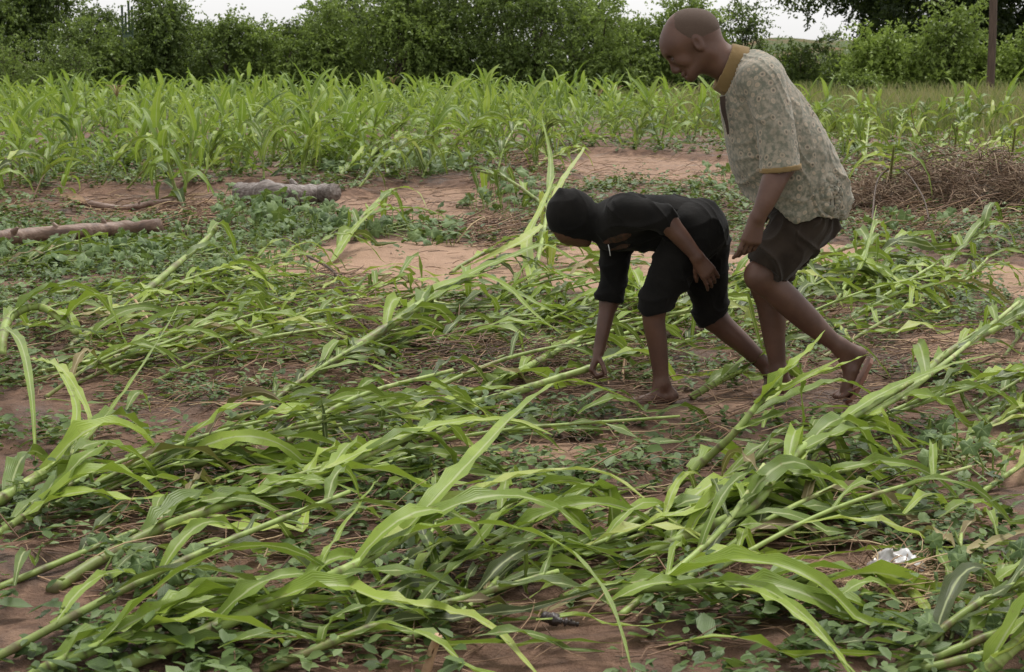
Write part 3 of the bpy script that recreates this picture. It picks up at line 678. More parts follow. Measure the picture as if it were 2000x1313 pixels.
F([(1570, 560, .01), (1640, 530, .06), (1740, 500, .1), (1820, 520, .08)], 'second leafy fallen maize clump behind the man\'s heel', rad=.015, nl=12, seed=20, W=.045)
F([(1625, 605, .01), (1650, 560, .08), (1690, 490, .2), (1712, 430, .28)], 'upright maize blade rising from the clump right of the man\'s calf', rad=.010, nl=6, seed=21,
  heroes=[[(1650, 560, .08), (1690, 500, .2), (1712, 400, .36), .02]])
F([(1830, 545, .01), (1880, 480, .1), (1930, 440, .18)], 'fallen maize with one leaf arching to the right edge by the brush heap', rad=.014, nl=7, seed=22,
  heroes=[[(1880, 480, .1), (1920, 430, .2), (1970, 405, .22), (2030, 410, .18), .035]])
F([(1850, 600, .01), (1750, 560, .08), (1700, 540, .1)], 'drooping maize clump whose leaves hang like a fringe right of centre', rad=.014, nl=11, seed=23, W=.04, lift=(.0, .03))
F([(1900, 1340, .01), (1960, 1280, .08), (2040, 1215, .14)], 'maize stalk in the bottom right corner', rad=.018, nl=4, seed=24)
F([(1100, 1160, .02), (1290, 1145, .06), (1450, 1150, .07), (1620, 1170, .05)], 'broad maize leaves lying level above the bottom edge, centre right', rad=.015, nl=7, seed=25, W=.045,
  heroes=[[(1300, 1145, .08), (1460, 1140, .12), (1580, 1210, .1), (1680, 1340, .03), .026], [(1380, 1140, .08), (1500, 1165, .14), (1600, 1240, .1), (1700, 1350, .04), .022]])
F([(645, 515, .01), (680, 460, .1), (725, 405, .2), (775, 372, .24)], 'arching maize plant leaning over the sand in the middle distance', rad=.013, nl=7, seed=26, W=.045,
  heroes=[[(725, 405, .2), (775, 368, .26), (815, 375, .24), (835, 410, .16), .035], [(700, 430, .14), (760, 410, .18), (830, 410, .18), (900, 440, .08), .045], [(650, 510, .02), (690, 450, .15), (740, 400, .26), .04]])
F([(1030, 585, .01), (1052, 500, .14), (1068, 420, .28), (1078, 350, .40)], 'tall upright maize plant left of the boy\'s hood', rad=.015, nl=6, seed=27, tint=.62, L=(.4, .6), fan=.4,
  heroes=[[(1072, 380, .36), (1075, 310, .50), (1058, 228, .66), .034], [(1068, 420, .28), (1100, 350, .42), (1140, 290, .52), (1110, 300, .5), .03], [(1040, 560, .05), (1030, 470, .2), (1060, 400, .34), (1085, 340, .44), .045], [(1060, 440, .26), (1020, 470, .26), (960, 500, .2), (890, 530, .12), .04]])
F([(1115, 455, .01), (1060, 400, .12), (990, 350, .24), (940, 335, .3)], 'pale maize stalk leaning left behind the tall upright one', rad=.017, nl=8, seed=28, W=.045)
F([(880, 530, .02), (960, 490, .1), (1060, 475, .14), (1120, 480, .12)], 'maize leaves arched over the sand in front of the hood', rad=.012, nl=8, seed=29, W=.042)
F([(1300, 700, .01), (1270, 620, .1), (1250, 560, .16)], 'maize clump between the boy\'s hand and his forward leg', rad=.014, nl=9, seed=30)
F([(1350, 775, .01), (1405, 745, .06), (1460, 720, .1)], 'maize stalk lying between the boy\'s two legs', rad=.015, nl=6, seed=33)
F([(0, 680, .05), (20, 620, .12), (80, 600, .15), (150, 650, .08)], 'kinked maize stalk folded over at the left edge', rad=.022, nl=5, seed=34, heroes=[[(10, 640, .14), (40, 670, .2), (60, 760, .18), (70, 900, .08), .028], [(60, 700, .2), (120, 720, .24), (170, 800, .16), (178, 850, .1), .026]])

for _i, (_x, _y, _z) in enumerate([(1738, 385, .62), (1862, 345, .55), (1975, 350, .55), (1560, 350, .5), (1690, 330, .5)]):
    F([(_x, _y, .0), (_x + 2, _y - 45, _z * .45), (_x + 8, _y - 100, _z)], ['tall maize plant standing alone between the man\'s back and the brush heap', 'bushy maize plant standing behind the middle of the brush heap', 'bushy maize plant standing behind the brush heap at the right edge', 'maize plant standing close behind the man\'s back', 'leaning maize plant in the weeds right of the man\'s back'][_i],
      rad=.014, nl=10, seed=60 + _i, L=(.35, .6), W=.042, fan=1.6, tint=.55)
# the rest of the flattened crop
def fill_fallen():
    r = np.random.default_rng(77); n = 0; tries = 0
    while n < 112 and tries < 4000:
        tries += 1
        px = r.uniform(-150, 2080); py = 515 + (1350 - 515) * r.random() ** .9
        p = gp(px, py)
        if sandmask(np.array([p[0]]), np.array([p[1]]))[0] > .4 and r.random() < .85: continue
        if py < 560 and 520 < px < 1450: continue
        if 1120 < px < 1420 and 690 < py < 840: continue      # bare ground at the boy's forward foot
        if py > 760 and wav(p[0], p[1], .8, off=19) < .12: continue
        if 980 < px < 1780 and 700 < py < 850: continue
        if py > 850 and r.random() < .4: continue
        if 1380 < px < 1900 and 1020 < py < 1260: continue
        a = math.radians(r.normal(38, 14)) ; L = r.uniform(.55, 1.25); z1 = r.uniform(.05, .2)
        d = np.array([math.cos(a), math.sin(a), 0])
        q = p + d * L * .5; e = p + d * L + r.normal(size=3) * (.06, .06, 0)
        g0 = lambda v, h: (v[0], v[1], float(gz(v[0], v[1])) + h)
        if at_feet(catmull([g0(p, .005), g0(q, z1 * .7), g0(e, z1)], 30)): continue
        F([g0(p, .005), g0(q, z1 * .7), g0(e, z1)], 'smaller flattened maize plant half buried in the storm-flattened tangle', 'smaller flattened maize plants', rad=r.uniform(.006, .0105), nl=int(r.integers(5, 11)),
          seed=900 + n, world=True, L=(.35, .85), W=r.uniform(.014, .030) * (.95 if py > 900 else 1), tint=r.uniform(.1, .7), cols=5 if py > 750 else 3, sides=6, fan=.9)
        n += 1
fill_fallen()
def beaten():
    """knocked-over plants on the bank between the flats and the standing crop"""
    r = np.random.default_rng(78); n = 0
    while n < 84:
        px = r.uniform(-50, 2050); e = float(field_edge(px)); py = r.uniform(e - 8, e + (62 if px < 1500 else 80))
        if px < 480 and py > e + 12: continue
        p = gp(px, py)
        if sandmask(np.array([p[0]]), np.array([p[1]]))[0] > .5: continue
        a = r.uniform(-.6, 1.4) if r.random() < .8 else r.uniform(0, 6.28); L = r.uniform(.3, .7); z1 = r.uniform(.1, .5)
        if r.random() < .3: L, z1 = r.uniform(.08, .2), r.uniform(.3, .55)
        d = np.array([math.cos(a), math.sin(a), 0]); q = p + d * L * .4; e2 = p + d * L
        g0 = lambda v, h: (v[0], v[1], float(gz(v[0], v[1])) + h)
        F([g0(p, .0), g0(q, z1 * .6), g0(e2, z1)], 'beaten-down maize plant leaning at the near edge of the standing field', 'beaten-down maize at the field edge', rad=.011, nl=8, seed=1300 + n, world=True, L=(.3, .6), W=.04, tint=r.uniform(.3, .65), cols=3, sides=5, fan=.9)
        n += 1
beaten()
# ------------------------------------------------------------------ weeds, vines, litter, logs
def small_leaves(g, C, A, size, pitch, tint, r, aspect=.62):
    """ovate leaves: base C, azimuth A, rise pitch; two quads each with a fold"""
    n = len(C); D = np.stack([np.cos(A) * np.cos(pitch), np.sin(A) * np.cos(pitch), np.sin(pitch)], -1)
    S = np.stack([-np.sin(A), np.cos(A), r.normal(size=n) * .25], -1); S = norm(S); N = np.cross(D, S)
    s = size[:, None]; w = s * aspect * .5
    b = C; t = C + D * s - N * s * .22; l1 = C + D * s * .28 + S * w * .85 + N * s * .04; l2 = C + D * s * .66 + S * w * .85 - N * s * .06
    r1 = C + D * s * .28 - S * w * .85 + N * s * .04; r2 = C + D * s * .66 - S * w * .85 - N * s * .06
    V = np.stack([b, l1, l2, t, r2, r1], 1).reshape(-1, 3); o = np.arange(n)[:, None] * 6
    F = np.concatenate([o + [0, 3, 2, 1], o + [0, 5, 4, 3]], 1).reshape(-1, 4)
    g.add(V, F, np.repeat(tint, 6), np.tile([0, .9, .9, 0, .9, .9], n))

def weeds():
    r = np.random.default_rng(21); g = Geo(); st = Geo()
    N = 80000; px = r.uniform(-60, 2060, N); D = np.sqrt(r.uniform(2.9 ** 2, 22 ** 2, N)); keep = r.random(N) < np.interp(D, [3, 6, 10, 15, 22], [1, .95, .6, .35, .22])
    x = (px - 1000) / FPX * D; py = HORIZ + CAMH * FPX / D
    dens = .46 + .5 * wav(x, D, .9, off=13) + .40 * wav(x, D, 2.5, off=4)
    left = (px < 640) & (py > 430) & (py < 640); dens = np.where(left, dens + .28, dens)
    dens = np.where(sandmask(x, D) > .4, -.10 + .32 * wav(x, D, .5, off=7), dens)
    dens = np.where((py < 395) & (px > 400), dens - .15, dens)
    dens = dens - .6 * trodden(x, D)
    keep &= r.random(N) < dens
    x, D = x[keep], D[keep]; n = len(x); print('weeds', n)
    z = gz(x, D); h = r.uniform(.015, .075, n) * np.interp(D, [8, 18], [1, 1.8]) * np.where(r.random(n) < .15, 1.6, 1); base = np.stack([x, D, z], -1)
    tt = np.clip(r.normal(.5, .18, n) + .15 * wav(x, D, 1.3, off=25), 0, 1)
    for lv in range(3):
        for k in range(2 + (lv < 2)):
            A = r.uniform(0, 6.28, n); C = base + np.stack([r.normal(size=n) * .006, r.normal(size=n) * .006, h * (.35 + .32 * lv)], -1)
            m = r.random(n) < .85
            small_leaves(g, C[m], A[m], (np.interp(D, [8, 18], [1, 1.9]) * np.interp(D, [3, 6], [1.3, 1]) * r.uniform(.014, .034, n) * np.where(r.random(n) < .12, 1.8, 1))[m], r.uniform(-.3, .7, n)[m], np.clip(tt + r.normal(size=n) * .1, 0, 1)[m], r)
    tag(g.build('ground_cover', M_WEED), 'low green seedlings and creeping weeds over the mud', 'weeds', kind='stuff')
weeds()

def lobed(g, c, nrm, ang, s, tint, r):
    if r.random() < .25: s = s * .55
    """a rounded lobed vine leaf, cupped"""
    nrm = norm(nrm); a = norm(np.cross(nrm, (math.cos(ang), math.sin(ang), .1))); b = np.cross(nrm, a)
    K = 16; th = np.arange(K) * 2 * math.pi / K; rad = s * (.86 + .16 * np.cos(5 * th) + r.normal(size=K) * .035); rad[K // 2] *= .45
    rim = c + (a * np.cos(th)[:, None] + b * np.sin(th)[:, None]) * rad[:, None] + nrm * (s * .16 * np.sin(3 * th + r.uniform(0, 6)) - .12 * s)[:, None]
    mid = c + (a * np.cos(th)[:, None] + b * np.sin(th)[:, None]) * (rad * .55)[:, None] + nrm * s * .05
    V = np.vstack([[c], mid, rim]); F = []
    for k in range(0, K, 2): F.append((0, 1 + k, 1 + (k + 1) % K, 1 + (k + 2) % K))
    for k in range(K): F.append((1 + k, 1 + K + k, 1 + K + (k + 1) % K, 1 + (k + 1) % K))
    ac = np.concatenate([[0], np.where(np.arange(K) % 3 == 0, .0, .8), np.where(np.arange(K) % 3 == 0, .15, 1)])
    g.add(V, F, tint, ac)
def vine(px0, px1, py0, py1, n, label, seed, s=(.035, .06), hh=.12):
    r = np.random.default_rng(seed); c0 = gp((px0 + px1) / 2, (py0 + py1) / 2); root = empty('vine', tuple(c0), label, 'vine')
    P = [gp(r.uniform(px0, px1), r.uniform(py0, py1)) for _ in range(n)]
    P = [np.array([p[0], p[1], float(gz(p[0], p[1]))]) for p in P]; sg = Geo(); g = Geo()
    for k in range(0, n - 4, 5):
        tube(sg, catmull([P[k] + (0, 0, .02), (P[k] + P[k + 1]) / 2 + (0, 0, .04), P[k + 1] + (0, 0, .02)], 8), .004, 4, .4, cap=False)
    for p in P:
        h = r.uniform(.02, hh); q = p + (r.normal() * .02, r.normal() * .02, h); tube(sg, [p, (p + q) / 2 + (r.normal() * .01, 0, 0), q], .003, 4, .6, cap=False)
        lobed(g, q, (r.normal() * .65, r.normal() * .65 - .3, 1), r.uniform(0, 6.28), r.uniform(*s), float(np.clip(r.normal(.5, .2), 0, 1)), r)
    sg.build('stem', M_STALK, root, c0); g.build('leaves', M_VINE, root, c0)
vine(-20, 330, 455, 540, 210, 'broad-leaved vine spread in front of the smooth log', 51)
vine(180, 620, 470, 560, 230, 'vine patch running along the front of the sand', 52, s=(.025, .045))
vine(430, 640, 400, 470, 150, 'vine heap growing in front of the grey stump-like log', 53, s=(.04, .07), hh=.22)
vine(620, 900, 425, 480, 110, 'wilted vine under the arching maize plant', 54, s=(.04, .065))
vine(640, 900, 330, 372, 60, 'vine with large leaves at the field edge right of the grey log', 55, s=(.07, .12), hh=.2)
vine(900, 1060, 380, 430, 60, 'dark tangled vine behind the tall upright maize plant', 56, s=(.04, .07), hh=.2)
vine(1350, 1500, 340, 420, 60, 'vine leaves behind the gap between boy and man', 57, s=(.04, .07))
vine(1660, 1900, 380, 470, 60, 'vine leaves creeping over the foot of the brush heap', 58, s=(.04, .06))
vine(1810, 1960, 880, 950, 26, 'pale vine leaves on the mud at the right, above the dark branch', 59, s=(.025, .04))
vine(1820, 2010, 1120, 1310, 58, 'dark green vine in the bottom right corner beside the plastic', 60, s=(.014, .030), hh=.10)
vine(200, 420, 1100, 1180, 34, 'small vine leaves at the broken root end, lower left', 61, s=(.022, .036), hh=.08)
vine(560, 900, 900, 1000, 60, 'pale vine leaves among the stalks at centre foreground', 62, s=(.018, .032), hh=.06)

def litter(name, spots, mat, label, seed, kind='stuff', cat='debris'):
    r = np.random.default_rng(seed); g = Geo()
    for (px, py, wx, wy, n, L, rad, hz, t0) in spots:
        for _ in range(n):
            a, q = r.uniform(0, 6.28), math.sqrt(r.random()); x, y = px + wx * q * math.cos(a), py + wy * q * math.sin(a)
            p = gp(x, y); hh = hz * (1 - q * q) * r.random() ** .8; p[2] = float(gz(p[0], p[1])) + hh + .006
            th = r.normal(.3, .9); l = L * r.uniform(.4, 1.4); d = np.array([math.cos(th), math.sin(th), r.normal() * .18])
            e = p + d * l; e[2] = max(e[2], float(gz(e[0], e[1])) + .004)
            m = (p + e) / 2 + r.normal(size=3) * l * .09; m[2] = max(m[2], .005 + float(gz(m[0], m[1])))
            P = catmull([p, m, e], 5); tube(g, P, rad * r.uniform(.5, 1.4) * np.array([1, 1, .9, .8, .5]), 3, float(np.clip(r.normal(t0, .22), 0, 1)), cap=False)
    return tag(g.build(name, mat), label, cat, kind=kind)
litter('straw_litter', [(1050, 345, 420, 45, 500, .20, .003, .05, .5), (750, 400, 260, 40, 300, .2, .003, .04, .35), (1000, 500, 420, 45, 110, .10, .0022, .015, .5), (700, 655, 38, 26, 320, .09, .0018, .19, .45), (1040, 735, 60, 30, 320, .09, .0018, .14, .35), (1230, 640, 60, 40, 200, .1, .0018, .12, .35), (880, 720, 150, 50, 320, .2, .0022, .14, .3), (640, 580, 90, 50, 220, .18, .0022, .14, .35), (120, 655, 70, 22, 260, .08, .0016, .10, .5), (1740, 1170, 90, 40, 260, .12, .0016, .07, .75), (1800, 420, 190, 60, 900, .35, .004, .12, .5), (1700, 360, 90, 40, 350, .3, .004, .15, .4), (960, 455, 120, 30, 300, .3, .004, .08, .45), (360, 440, 110, 50, 420, .25, .004, .07, .45), (90, 400, 150, 45, 200, .3, .004, .04, .5),
    (1010, 350, 70, 22, 160, .3, .005, .15, .5), (700, 640, 60, 40, 160, .12, .0022, .10, .35), (1180, 740, 140, 60, 260, .14, .002, .08, .35), (1250, 705, 80, 25, 90, .10, .002, .1, .45), (320, 620, 130, 60, 220, .16, .0025, .07, .6), (130, 660, 70, 25, 160, .08, .0018, .06, .35),
    (820, 680, 170, 60, 240, .18, .0022, .08, .35), (1760, 1190, 160, 70, 260, .14, .0018, .05, .7), (1550, 1180, 120, 60, 90, .12, .0018, .03, .6), (1400, 900, 500, 300, 1100, .15, .0019, .07, .5), (500, 1000, 500, 300, 1100, .15, .0019, .07, .5), (500, 690, 600, 130, 1100, .16, .0022, .09, .45), (1650, 680, 350, 120, 500, .16, .0022, .07, .45), (900, 1150, 700, 170, 350, .12, .0016, .05, .5),
    (1400, 400, 400, 60, 420, .25, .0035, .05, .45), (1000, 700, 900, 220, 700, .12, .0018, .03, .4), (1740, 620, 260, 80, 260, .15, .002, .05, .4), (1100, 690, 90, 30, 140, .1, .002, .06, .35), (1800, 720, 200, 60, 200, .15, .002, .04, .3)], M_STRAW, 'straw, roots and dead stems washed over the mud', 61)
def heap():
    r = np.random.default_rng(66); g = Geo(); c = gp(1900, 415); base = c.copy()
    for _ in range(4200):
        a = r.uniform(0, 6.28); q = math.sqrt(r.random()); x = c[0] + 1.25 * q * math.cos(a); y = c[1] + .55 * q * math.sin(a)
        z = float(gz(x, y)) + .50 * (1 - q ** 2) ** .7 * r.random() ** .5 * (.75 + .5 * float(wav(np.array(x), np.array(y), .6)))
        th = r.uniform(0, 6.28); l = r.uniform(.06, .3); d = np.array([math.cos(th), math.sin(th), r.normal() * .35]); p = np.array([x, y, z + .01]); e = p + d * l; e[2] = max(e[2], float(gz(e[0], e[1])))
        tube(g, catmull([p, (p + e) / 2 + r.normal(size=3) * .03, e], 4), r.uniform(.002, .0045), 3, float(np.clip(r.normal(.5, .25), 0, 1)), cap=False)
    o = g.build('brush_heap', M_STRAW if False else M_TWIGHEAP, None, base); o.location = tuple(base); tag(o, 'rounded heap of fine reddish-brown brushwood at the right edge', 'brush heap', kind='stuff')
M_TWIGHEAP = simple('brushwood', [(0, (.05, .034, .022)), (.5, (.21, .135, .085)), (1, (.44, .33, .22))], 12, .75, .4, .003, True)
heap()
def stick(pts, rad, label, mat, name='branch', cat='branch', sides=8, taper=.6, knots=0, seed=0, child=None, rough=.0):
    r = np.random.default_rng(seed); Q = np.array([gp(a, b, float(gz(*gp(a, b, c)[:2])) + c) for a, b, c in pts]); n = 30; P = catmull(Q, n)
    R = np.linspace(rad, rad * taper, n) * (1 + rough * r.normal(size=n)); base = P[0].copy()
    g = Geo(); tube(g, P, R, sides)
    for k in range(knots):
        i = int((k + .6) / knots * n) % n; d = norm((r.normal() * .5, -.4, 1)); tube(g, [P[i], P[i] + d * R[i] * 1.1, P[i] + d * R[i] * 1.75], [R[i] * .55, R[i] * .38, R[i] * .16], 6)
    o = g.build(name, mat, None, base, True); o.location = tuple(base); tag(o, label, cat); return o, P, R
stick([(-40, 468, .10), (60, 461, .10), (150, 453, .11), (240, 447, .11), (312, 442, .11)], .054, 'smooth knotty brown log lying at the left edge behind the vines', M_LOG, 'log', 'log', 12, .95, 4, 1, rough=.085)
o, P, R = stick([(150, 392, .06), (190, 402, .04), (240, 407, .03), (300, 397, .04), (340, 393, .05)], .036, 'thin split branch with a pale torn end, behind the smooth log', M_LOG, 'broken_branch', 'branch', 8, .6, 1, 2, rough=.04)
g = Geo(); blade(g, np.array([P[0] + (-.12, -.04, .05), P[0] + (0, -.045, .035), P[2] + (0, -.042, .02), P[4] + (0, -.04, .01)]), np.array([.008, .03, .03, .01]), .2, 0, 0, 3, .5, up=(0, -1, .6)); tw = g.build('torn_end', M_CUT, o, P[0])
o, P, R = stick([(472, 382, .13), (500, 378, .15), (540, 378, .15), (580, 381, .13), (620, 379, .12), (652, 376, .13)], .098, 'weathered grey stump-like log with a hollow dark end', M_LOGGREY, 'log', 'log', 14, .72, 1, 3, rough=.075)
stick([(1408, 962, .01), (1425, 940, .04), (1450, 930, .055), (1480, 934, .05), (1502, 955, .02)], .0125, 'curled black root looping out of the mud over a stalk', M_BLACKROOT, 'root', 'root', 8, .8, 0, 4, rough=.08)
stick([(1640, 1018, .02), (1700, 1020, .03), (1760, 1040, .02), (1830, 1048, .02), (1910, 1070, .01)], .0125, 'dark wet branch lying in the mud at the lower right', M_BLACKROOT, 'branch', 'branch', 8, 1.1, 2, 5, rough=.12)
stick([(600, 500, .06), (650, 530, .08), (690, 590, .06), (720, 640, .05), (780, 690, .03)], .008, 'thin reddish-brown root arching down to the propped thick stalk', M_TWIG, 'root', 'root', 6, .6, 0, 6, rough=.08)
stick([(830, 430, .02), (900, 437, .02), (970, 432, .03)], .014, 'thin dark stick on the sand near the vine', M_TWIG, 'stick', 'stick', 6, .6, 0, 7)
stick([(255, 575, .12), (280, 610, .09), (315, 665, .04)], .007, 'pale dry split stem leaning against the broken-topped stalk', M_CUT, 'dry_twig', 'twig', 5, .7, 0, 8)
stick([(1700, 470, .0), (1715, 350, .28), (1760, 330, .33), (1800, 380, .25), (1815, 430, .1)], .008, 'bent dark twig arching up beside the brush heap', M_TWIG, 'twig', 'twig', 5, .6, 0, 9)
stick([(1690, 400, .02), (1740, 372, .15), (1790, 350, .1), (1850, 372, .2)], .006, 'thin bent branch sticking out of the left side of the brush heap', M_TWIG, 'branch', 'branch', 5, .6, 0, 19)
stick([(430, 790, .03), (500, 790, .05), (545, 800, .05)], .006, 'short pinkish curled stem on the leaves, left of the propped stalk', M_CUT, 'dry_twig', 'twig', 6, .8, 0, 10)
stick([(1216, 748, .0), (1219, 720, .04), (1223, 692, .085)], .008, 'pale cut stub standing beside the boy\'s forward foot', M_CUT, 'stalk_stub', 'stub', 7, .95, 0, 11)
stick([(1190, 760, .0), (1184, 720, .05), (1172, 690, .09)], .004, 'thin dry sprig standing under the boy\'s hand', M_CUT, 'dry_sprig', 'sprig', 5, .7, 0, 12)
stick([(830, 1320, .0), (845, 1270, .05), (856, 1242, .09)], .010, 'pale torn stem end poking up at the bottom edge', M_CUT, 'dry_twig', 'twig', 7, .9, 0, 13)
stick([(1065, 1205, .05), (1090, 1212, .06), (1130, 1220, .05)], .010, 'dark muddy root clod caught on the leaves near the bottom', M_BLACKROOT, 'root', 'root', 8, .5, 2, 14, rough=.3)
def bag():
    r = np.random.default_rng(9); c = gp(1750, 1145); g = Geo(); n = 26
    U, V = np.meshgrid(np.linspace(-1, 1, n), np.linspace(-1, 1, n)); X = U * .058 + .012 * wav(U * 3, V * 3, 2.); Y = V * .036 + .012 * wav(V * 3, U * 2, 2., off=8)
    Z = .034 * np.clip(1 - (U ** 2 + V ** 2) * .75, 0, 1) + .012 * wav(U, V, .75, off=2) * 1.2 + .006 * wav(U, V, .3, off=6) + .012
    i = np.arange(n - 1)[:, None] * n; j = np.arange(n - 1)[None]
    g.add(np.stack([X, Y, Z], -1), np.stack([i + j, i + j + 1, i + n + j + 1, i + n + j], -1).reshape(-1, 4)); o = g.build('plastic_bag', M_BAG); c[2] = float(gz(c[0], c[1])) + .030; o.location = tuple(c); o.rotation_euler = (0, 0, -.35)
    md = o.modifiers.new('solid', 'SOLIDIFY'); md.thickness = .002; tag(o, 'crumpled white plastic scrap half covered by straw on the mud', 'litter')
bag()
# loose torn maize leaves on the ground
def loose():
    r = np.random.default_rng(88); n = 0
    while n < 110:
        px = r.uniform(-50, 2050); py = 500 + 840 * r.random() ** .8; p = gp(px, py)
        if sandmask(np.array([p[0]]), np.array([p[1]]))[0] > .45 and r.random() < .85: continue
        if py < 560 and 520 < px < 1450 or (1150 < px < 1760 and 690 < py < 860): continue
        p[2] = float(gz(p[0], p[1])) + r.uniform(.02, .1); a = r.normal(.6, .6); g = Geo(); L = r.uniform(.25, .55)
        P = leaf_path(p, (math.cos(a), math.sin(a), r.uniform(0, .6)), L, 13, 3.5, r, floorf(r.uniform(.008, .04))); base = P[0].copy()
        if 1600 < px < 1900 and 1060 < py < 1230: continue
        blade(g, P, leafw(13, r.uniform(.012, .030), base=.2), r.uniform(.1, .5), .007, r.normal() * .8, 5, float(np.clip(r.normal(.42, .2), 0, 1)), r=r)
        o = g.build('torn_leaf', M_MAIZE, None, base); o.location = tuple(base); tag(o, 'loose torn maize leaf lying on the tangle of fallen plants', 'leaf', 'loose torn maize leaves'); n += 1
loose()
# ------------------------------------------------------------------ people: smooth bodies from blended volumes
class Vol:
    def __init__(s, lo, hi, vox=.0048):
        s.lo = np.array(lo, float); s.vox = vox; s.n = (np.ceil((np.array(hi) - s.lo) / vox)).astype(int) + 1
        s.d = np.full(s.n, .3, np.float32); s.ax = [s.lo[i] + np.arange(s.n[i]) * vox for i in range(3)]
    def sub(s, lo, hi):
        a = np.clip(np.floor((np.array(lo) - s.lo) / s.vox).astype(int), 0, s.n - 1); b = np.clip(np.ceil((np.array(hi) - s.lo) / s.vox).astype(int) + 1, 1, s.n)
        sl = tuple(slice(a[i], b[i]) for i in range(3)); g = [s.ax[0][sl[0]][:, None, None], s.ax[1][sl[1]][None, :, None], s.ax[2][sl[2]][None, None, :]]
        return sl, g
    def comb(s, sl, d, k, op):
        o = s.d[sl]
        if op == 'u':
            h = np.clip(.5 + .5 * (o - d) / k, 0, 1); s.d[sl] = o * (1 - h) + d * h - k * h * (1 - h)
        elif op == 's':
            h = np.clip(.5 - .5 * (o + d) / k, 0, 1); s.d[sl] = o * (1 - h) - d * h + k * h * (1 - h)
        elif op == 'i': s.d[sl] = np.maximum(o, d)
    def cap(s, a, b, ra, rb=None, k=.02, op='u', flat=None):
        """tapered capsule a-b; flat=(direction, factor) stretches the section along a direction"""
        a = np.asarray(a, float); b = np.asarray(b, float); rb = ra if rb is None else rb; f = max(1, flat[1]) if flat else 1
        pad = max(ra, rb) * f + k + .03
        sl, g = s.sub(np.minimum(a, b) - pad, np.maximum(a, b) + pad)
        if 0 in s.d[sl].shape: return
        ab = b - a; L2 = max(float(ab @ ab), 1e-10); t = np.clip(((g[0] - a[0]) * ab[0] + (g[1] - a[1]) * ab[1] + (g[2] - a[2]) * ab[2]) / L2, 0, 1)
        q = [g[i] - (a[i] + t * ab[i]) for i in range(3)]
        if flat:
            n = norm(flat[0]); m = (q[0] * n[0] + q[1] * n[1] + q[2] * n[2]) * (1 / flat[1] - 1); q = [q[i] + n[i] * m for i in range(3)]
        d = np.sqrt(q[0] ** 2 + q[1] ** 2 + q[2] ** 2) - (ra + t * (rb - ra)); s.comb(sl, d, k, op)
    def ell(s, c, r, R=None, k=.02, op='u'):
        """ellipsoid, radii r along the rows of R"""
        c = np.asarray(c, float); r = np.asarray(r, float); R = np.eye(3) if R is None else np.asarray(R); pad = r.max() + k + .02
        sl, g = s.sub(c - pad, c + pad); p = [g[i] - c[i] for i in range(3)]
        q = [(p[0] * R[i][0] + p[1] * R[i][1] + p[2] * R[i][2]) / r[i] for i in range(3)]
        l = np.sqrt(q[0] ** 2 + q[1] ** 2 + q[2] ** 2); l2 = np.sqrt((q[0] / r[0]) ** 2 + (q[1] / r[1]) ** 2 + (q[2] / r[2]) ** 2) + 1e-9
        s.comb(sl, l * (l - 1) / l2, k, op)
    def plane(s, p, n):     # keep the side that n points away from
        n = norm(n); g = [s.ax[0][:, None, None], s.ax[1][None, :, None], s.ax[2][None, None, :]]
        s.d = np.maximum(s.d, (g[0] - p[0]) * n[0] + (g[1] - p[1]) * n[1] + (g[2] - p[2]) * n[2]).astype(np.float32)
    def chain(s, P, R, k=.02, flat=None, op='u'):
        P = np.array(P, float); m = (len(P) - 1) * 5 + 1; Q = catmull(P, m) if len(P) > 2 else np.linspace(P[0], P[1], m)
        q = np.interp(np.linspace(0, len(P) - 1, m), np.arange(len(P)), R); f = max(1, flat[1]) if flat else 1
        q = np.convolve(np.pad(q, 2, 'edge'), [.15, .2, .3, .2, .15], 'valid')
        pad = max(R) * f + k + .03; sl, g = s.sub(Q.min(0) - pad, Q.max(0) + pad); t = Vol.__new__(Vol)
        t.lo = np.array([s.ax[i][sl[i].start] for i in range(3)]); t.vox = s.vox; t.n = np.array(s.d[sl].shape); t.ax = [s.ax[i][sl[i]] for i in range(3)]; t.d = np.full(t.n, .3, np.float32)
        for i in range(m - 1): t.cap(Q[i], Q[i + 1], q[i], q[i + 1], 1e-5, 'u', flat)
        s.comb(sl, t.d, k, op)
    def mesh(s):
        d = s.d; sg = d < 0; nx, ny, nz = d.shape
        c = np.zeros((nx - 1, ny - 1, nz - 1), np.int8)
        for i in (0, 1):
            for j in (0, 1):
                for k in (0, 1): c += sg[i:nx - 1 + i, j:ny - 1 + j, k:nz - 1 + k]
        idx = np.argwhere((c > 0) & (c < 8)); ids = np.full(c.shape, -1, np.int64); ids[tuple(idx.T)] = np.arange(len(idx))
        acc = np.zeros((len(idx), 3)); cnt = np.zeros(len(idx))
        cs = [(i, j, k) for i in (0, 1) for j in (0, 1) for k in (0, 1)]
        for u in range(8):
            for ax in range(3):
                if cs[u][ax]: continue
                a = np.array(cs[u]); b = a.copy(); b[ax] = 1; va = d[tuple((idx + a).T)]; vb = d[tuple((idx + b).T)]
                m = (va < 0) != (vb < 0); t = np.where(m, va / np.where(va == vb, 1, va - vb), 0); pt = idx + a + np.eye(3)[ax] * t[:, None]
                acc += pt * m[:, None]; cnt += m
        V = acc / cnt[:, None] * s.vox + s.lo; F = []
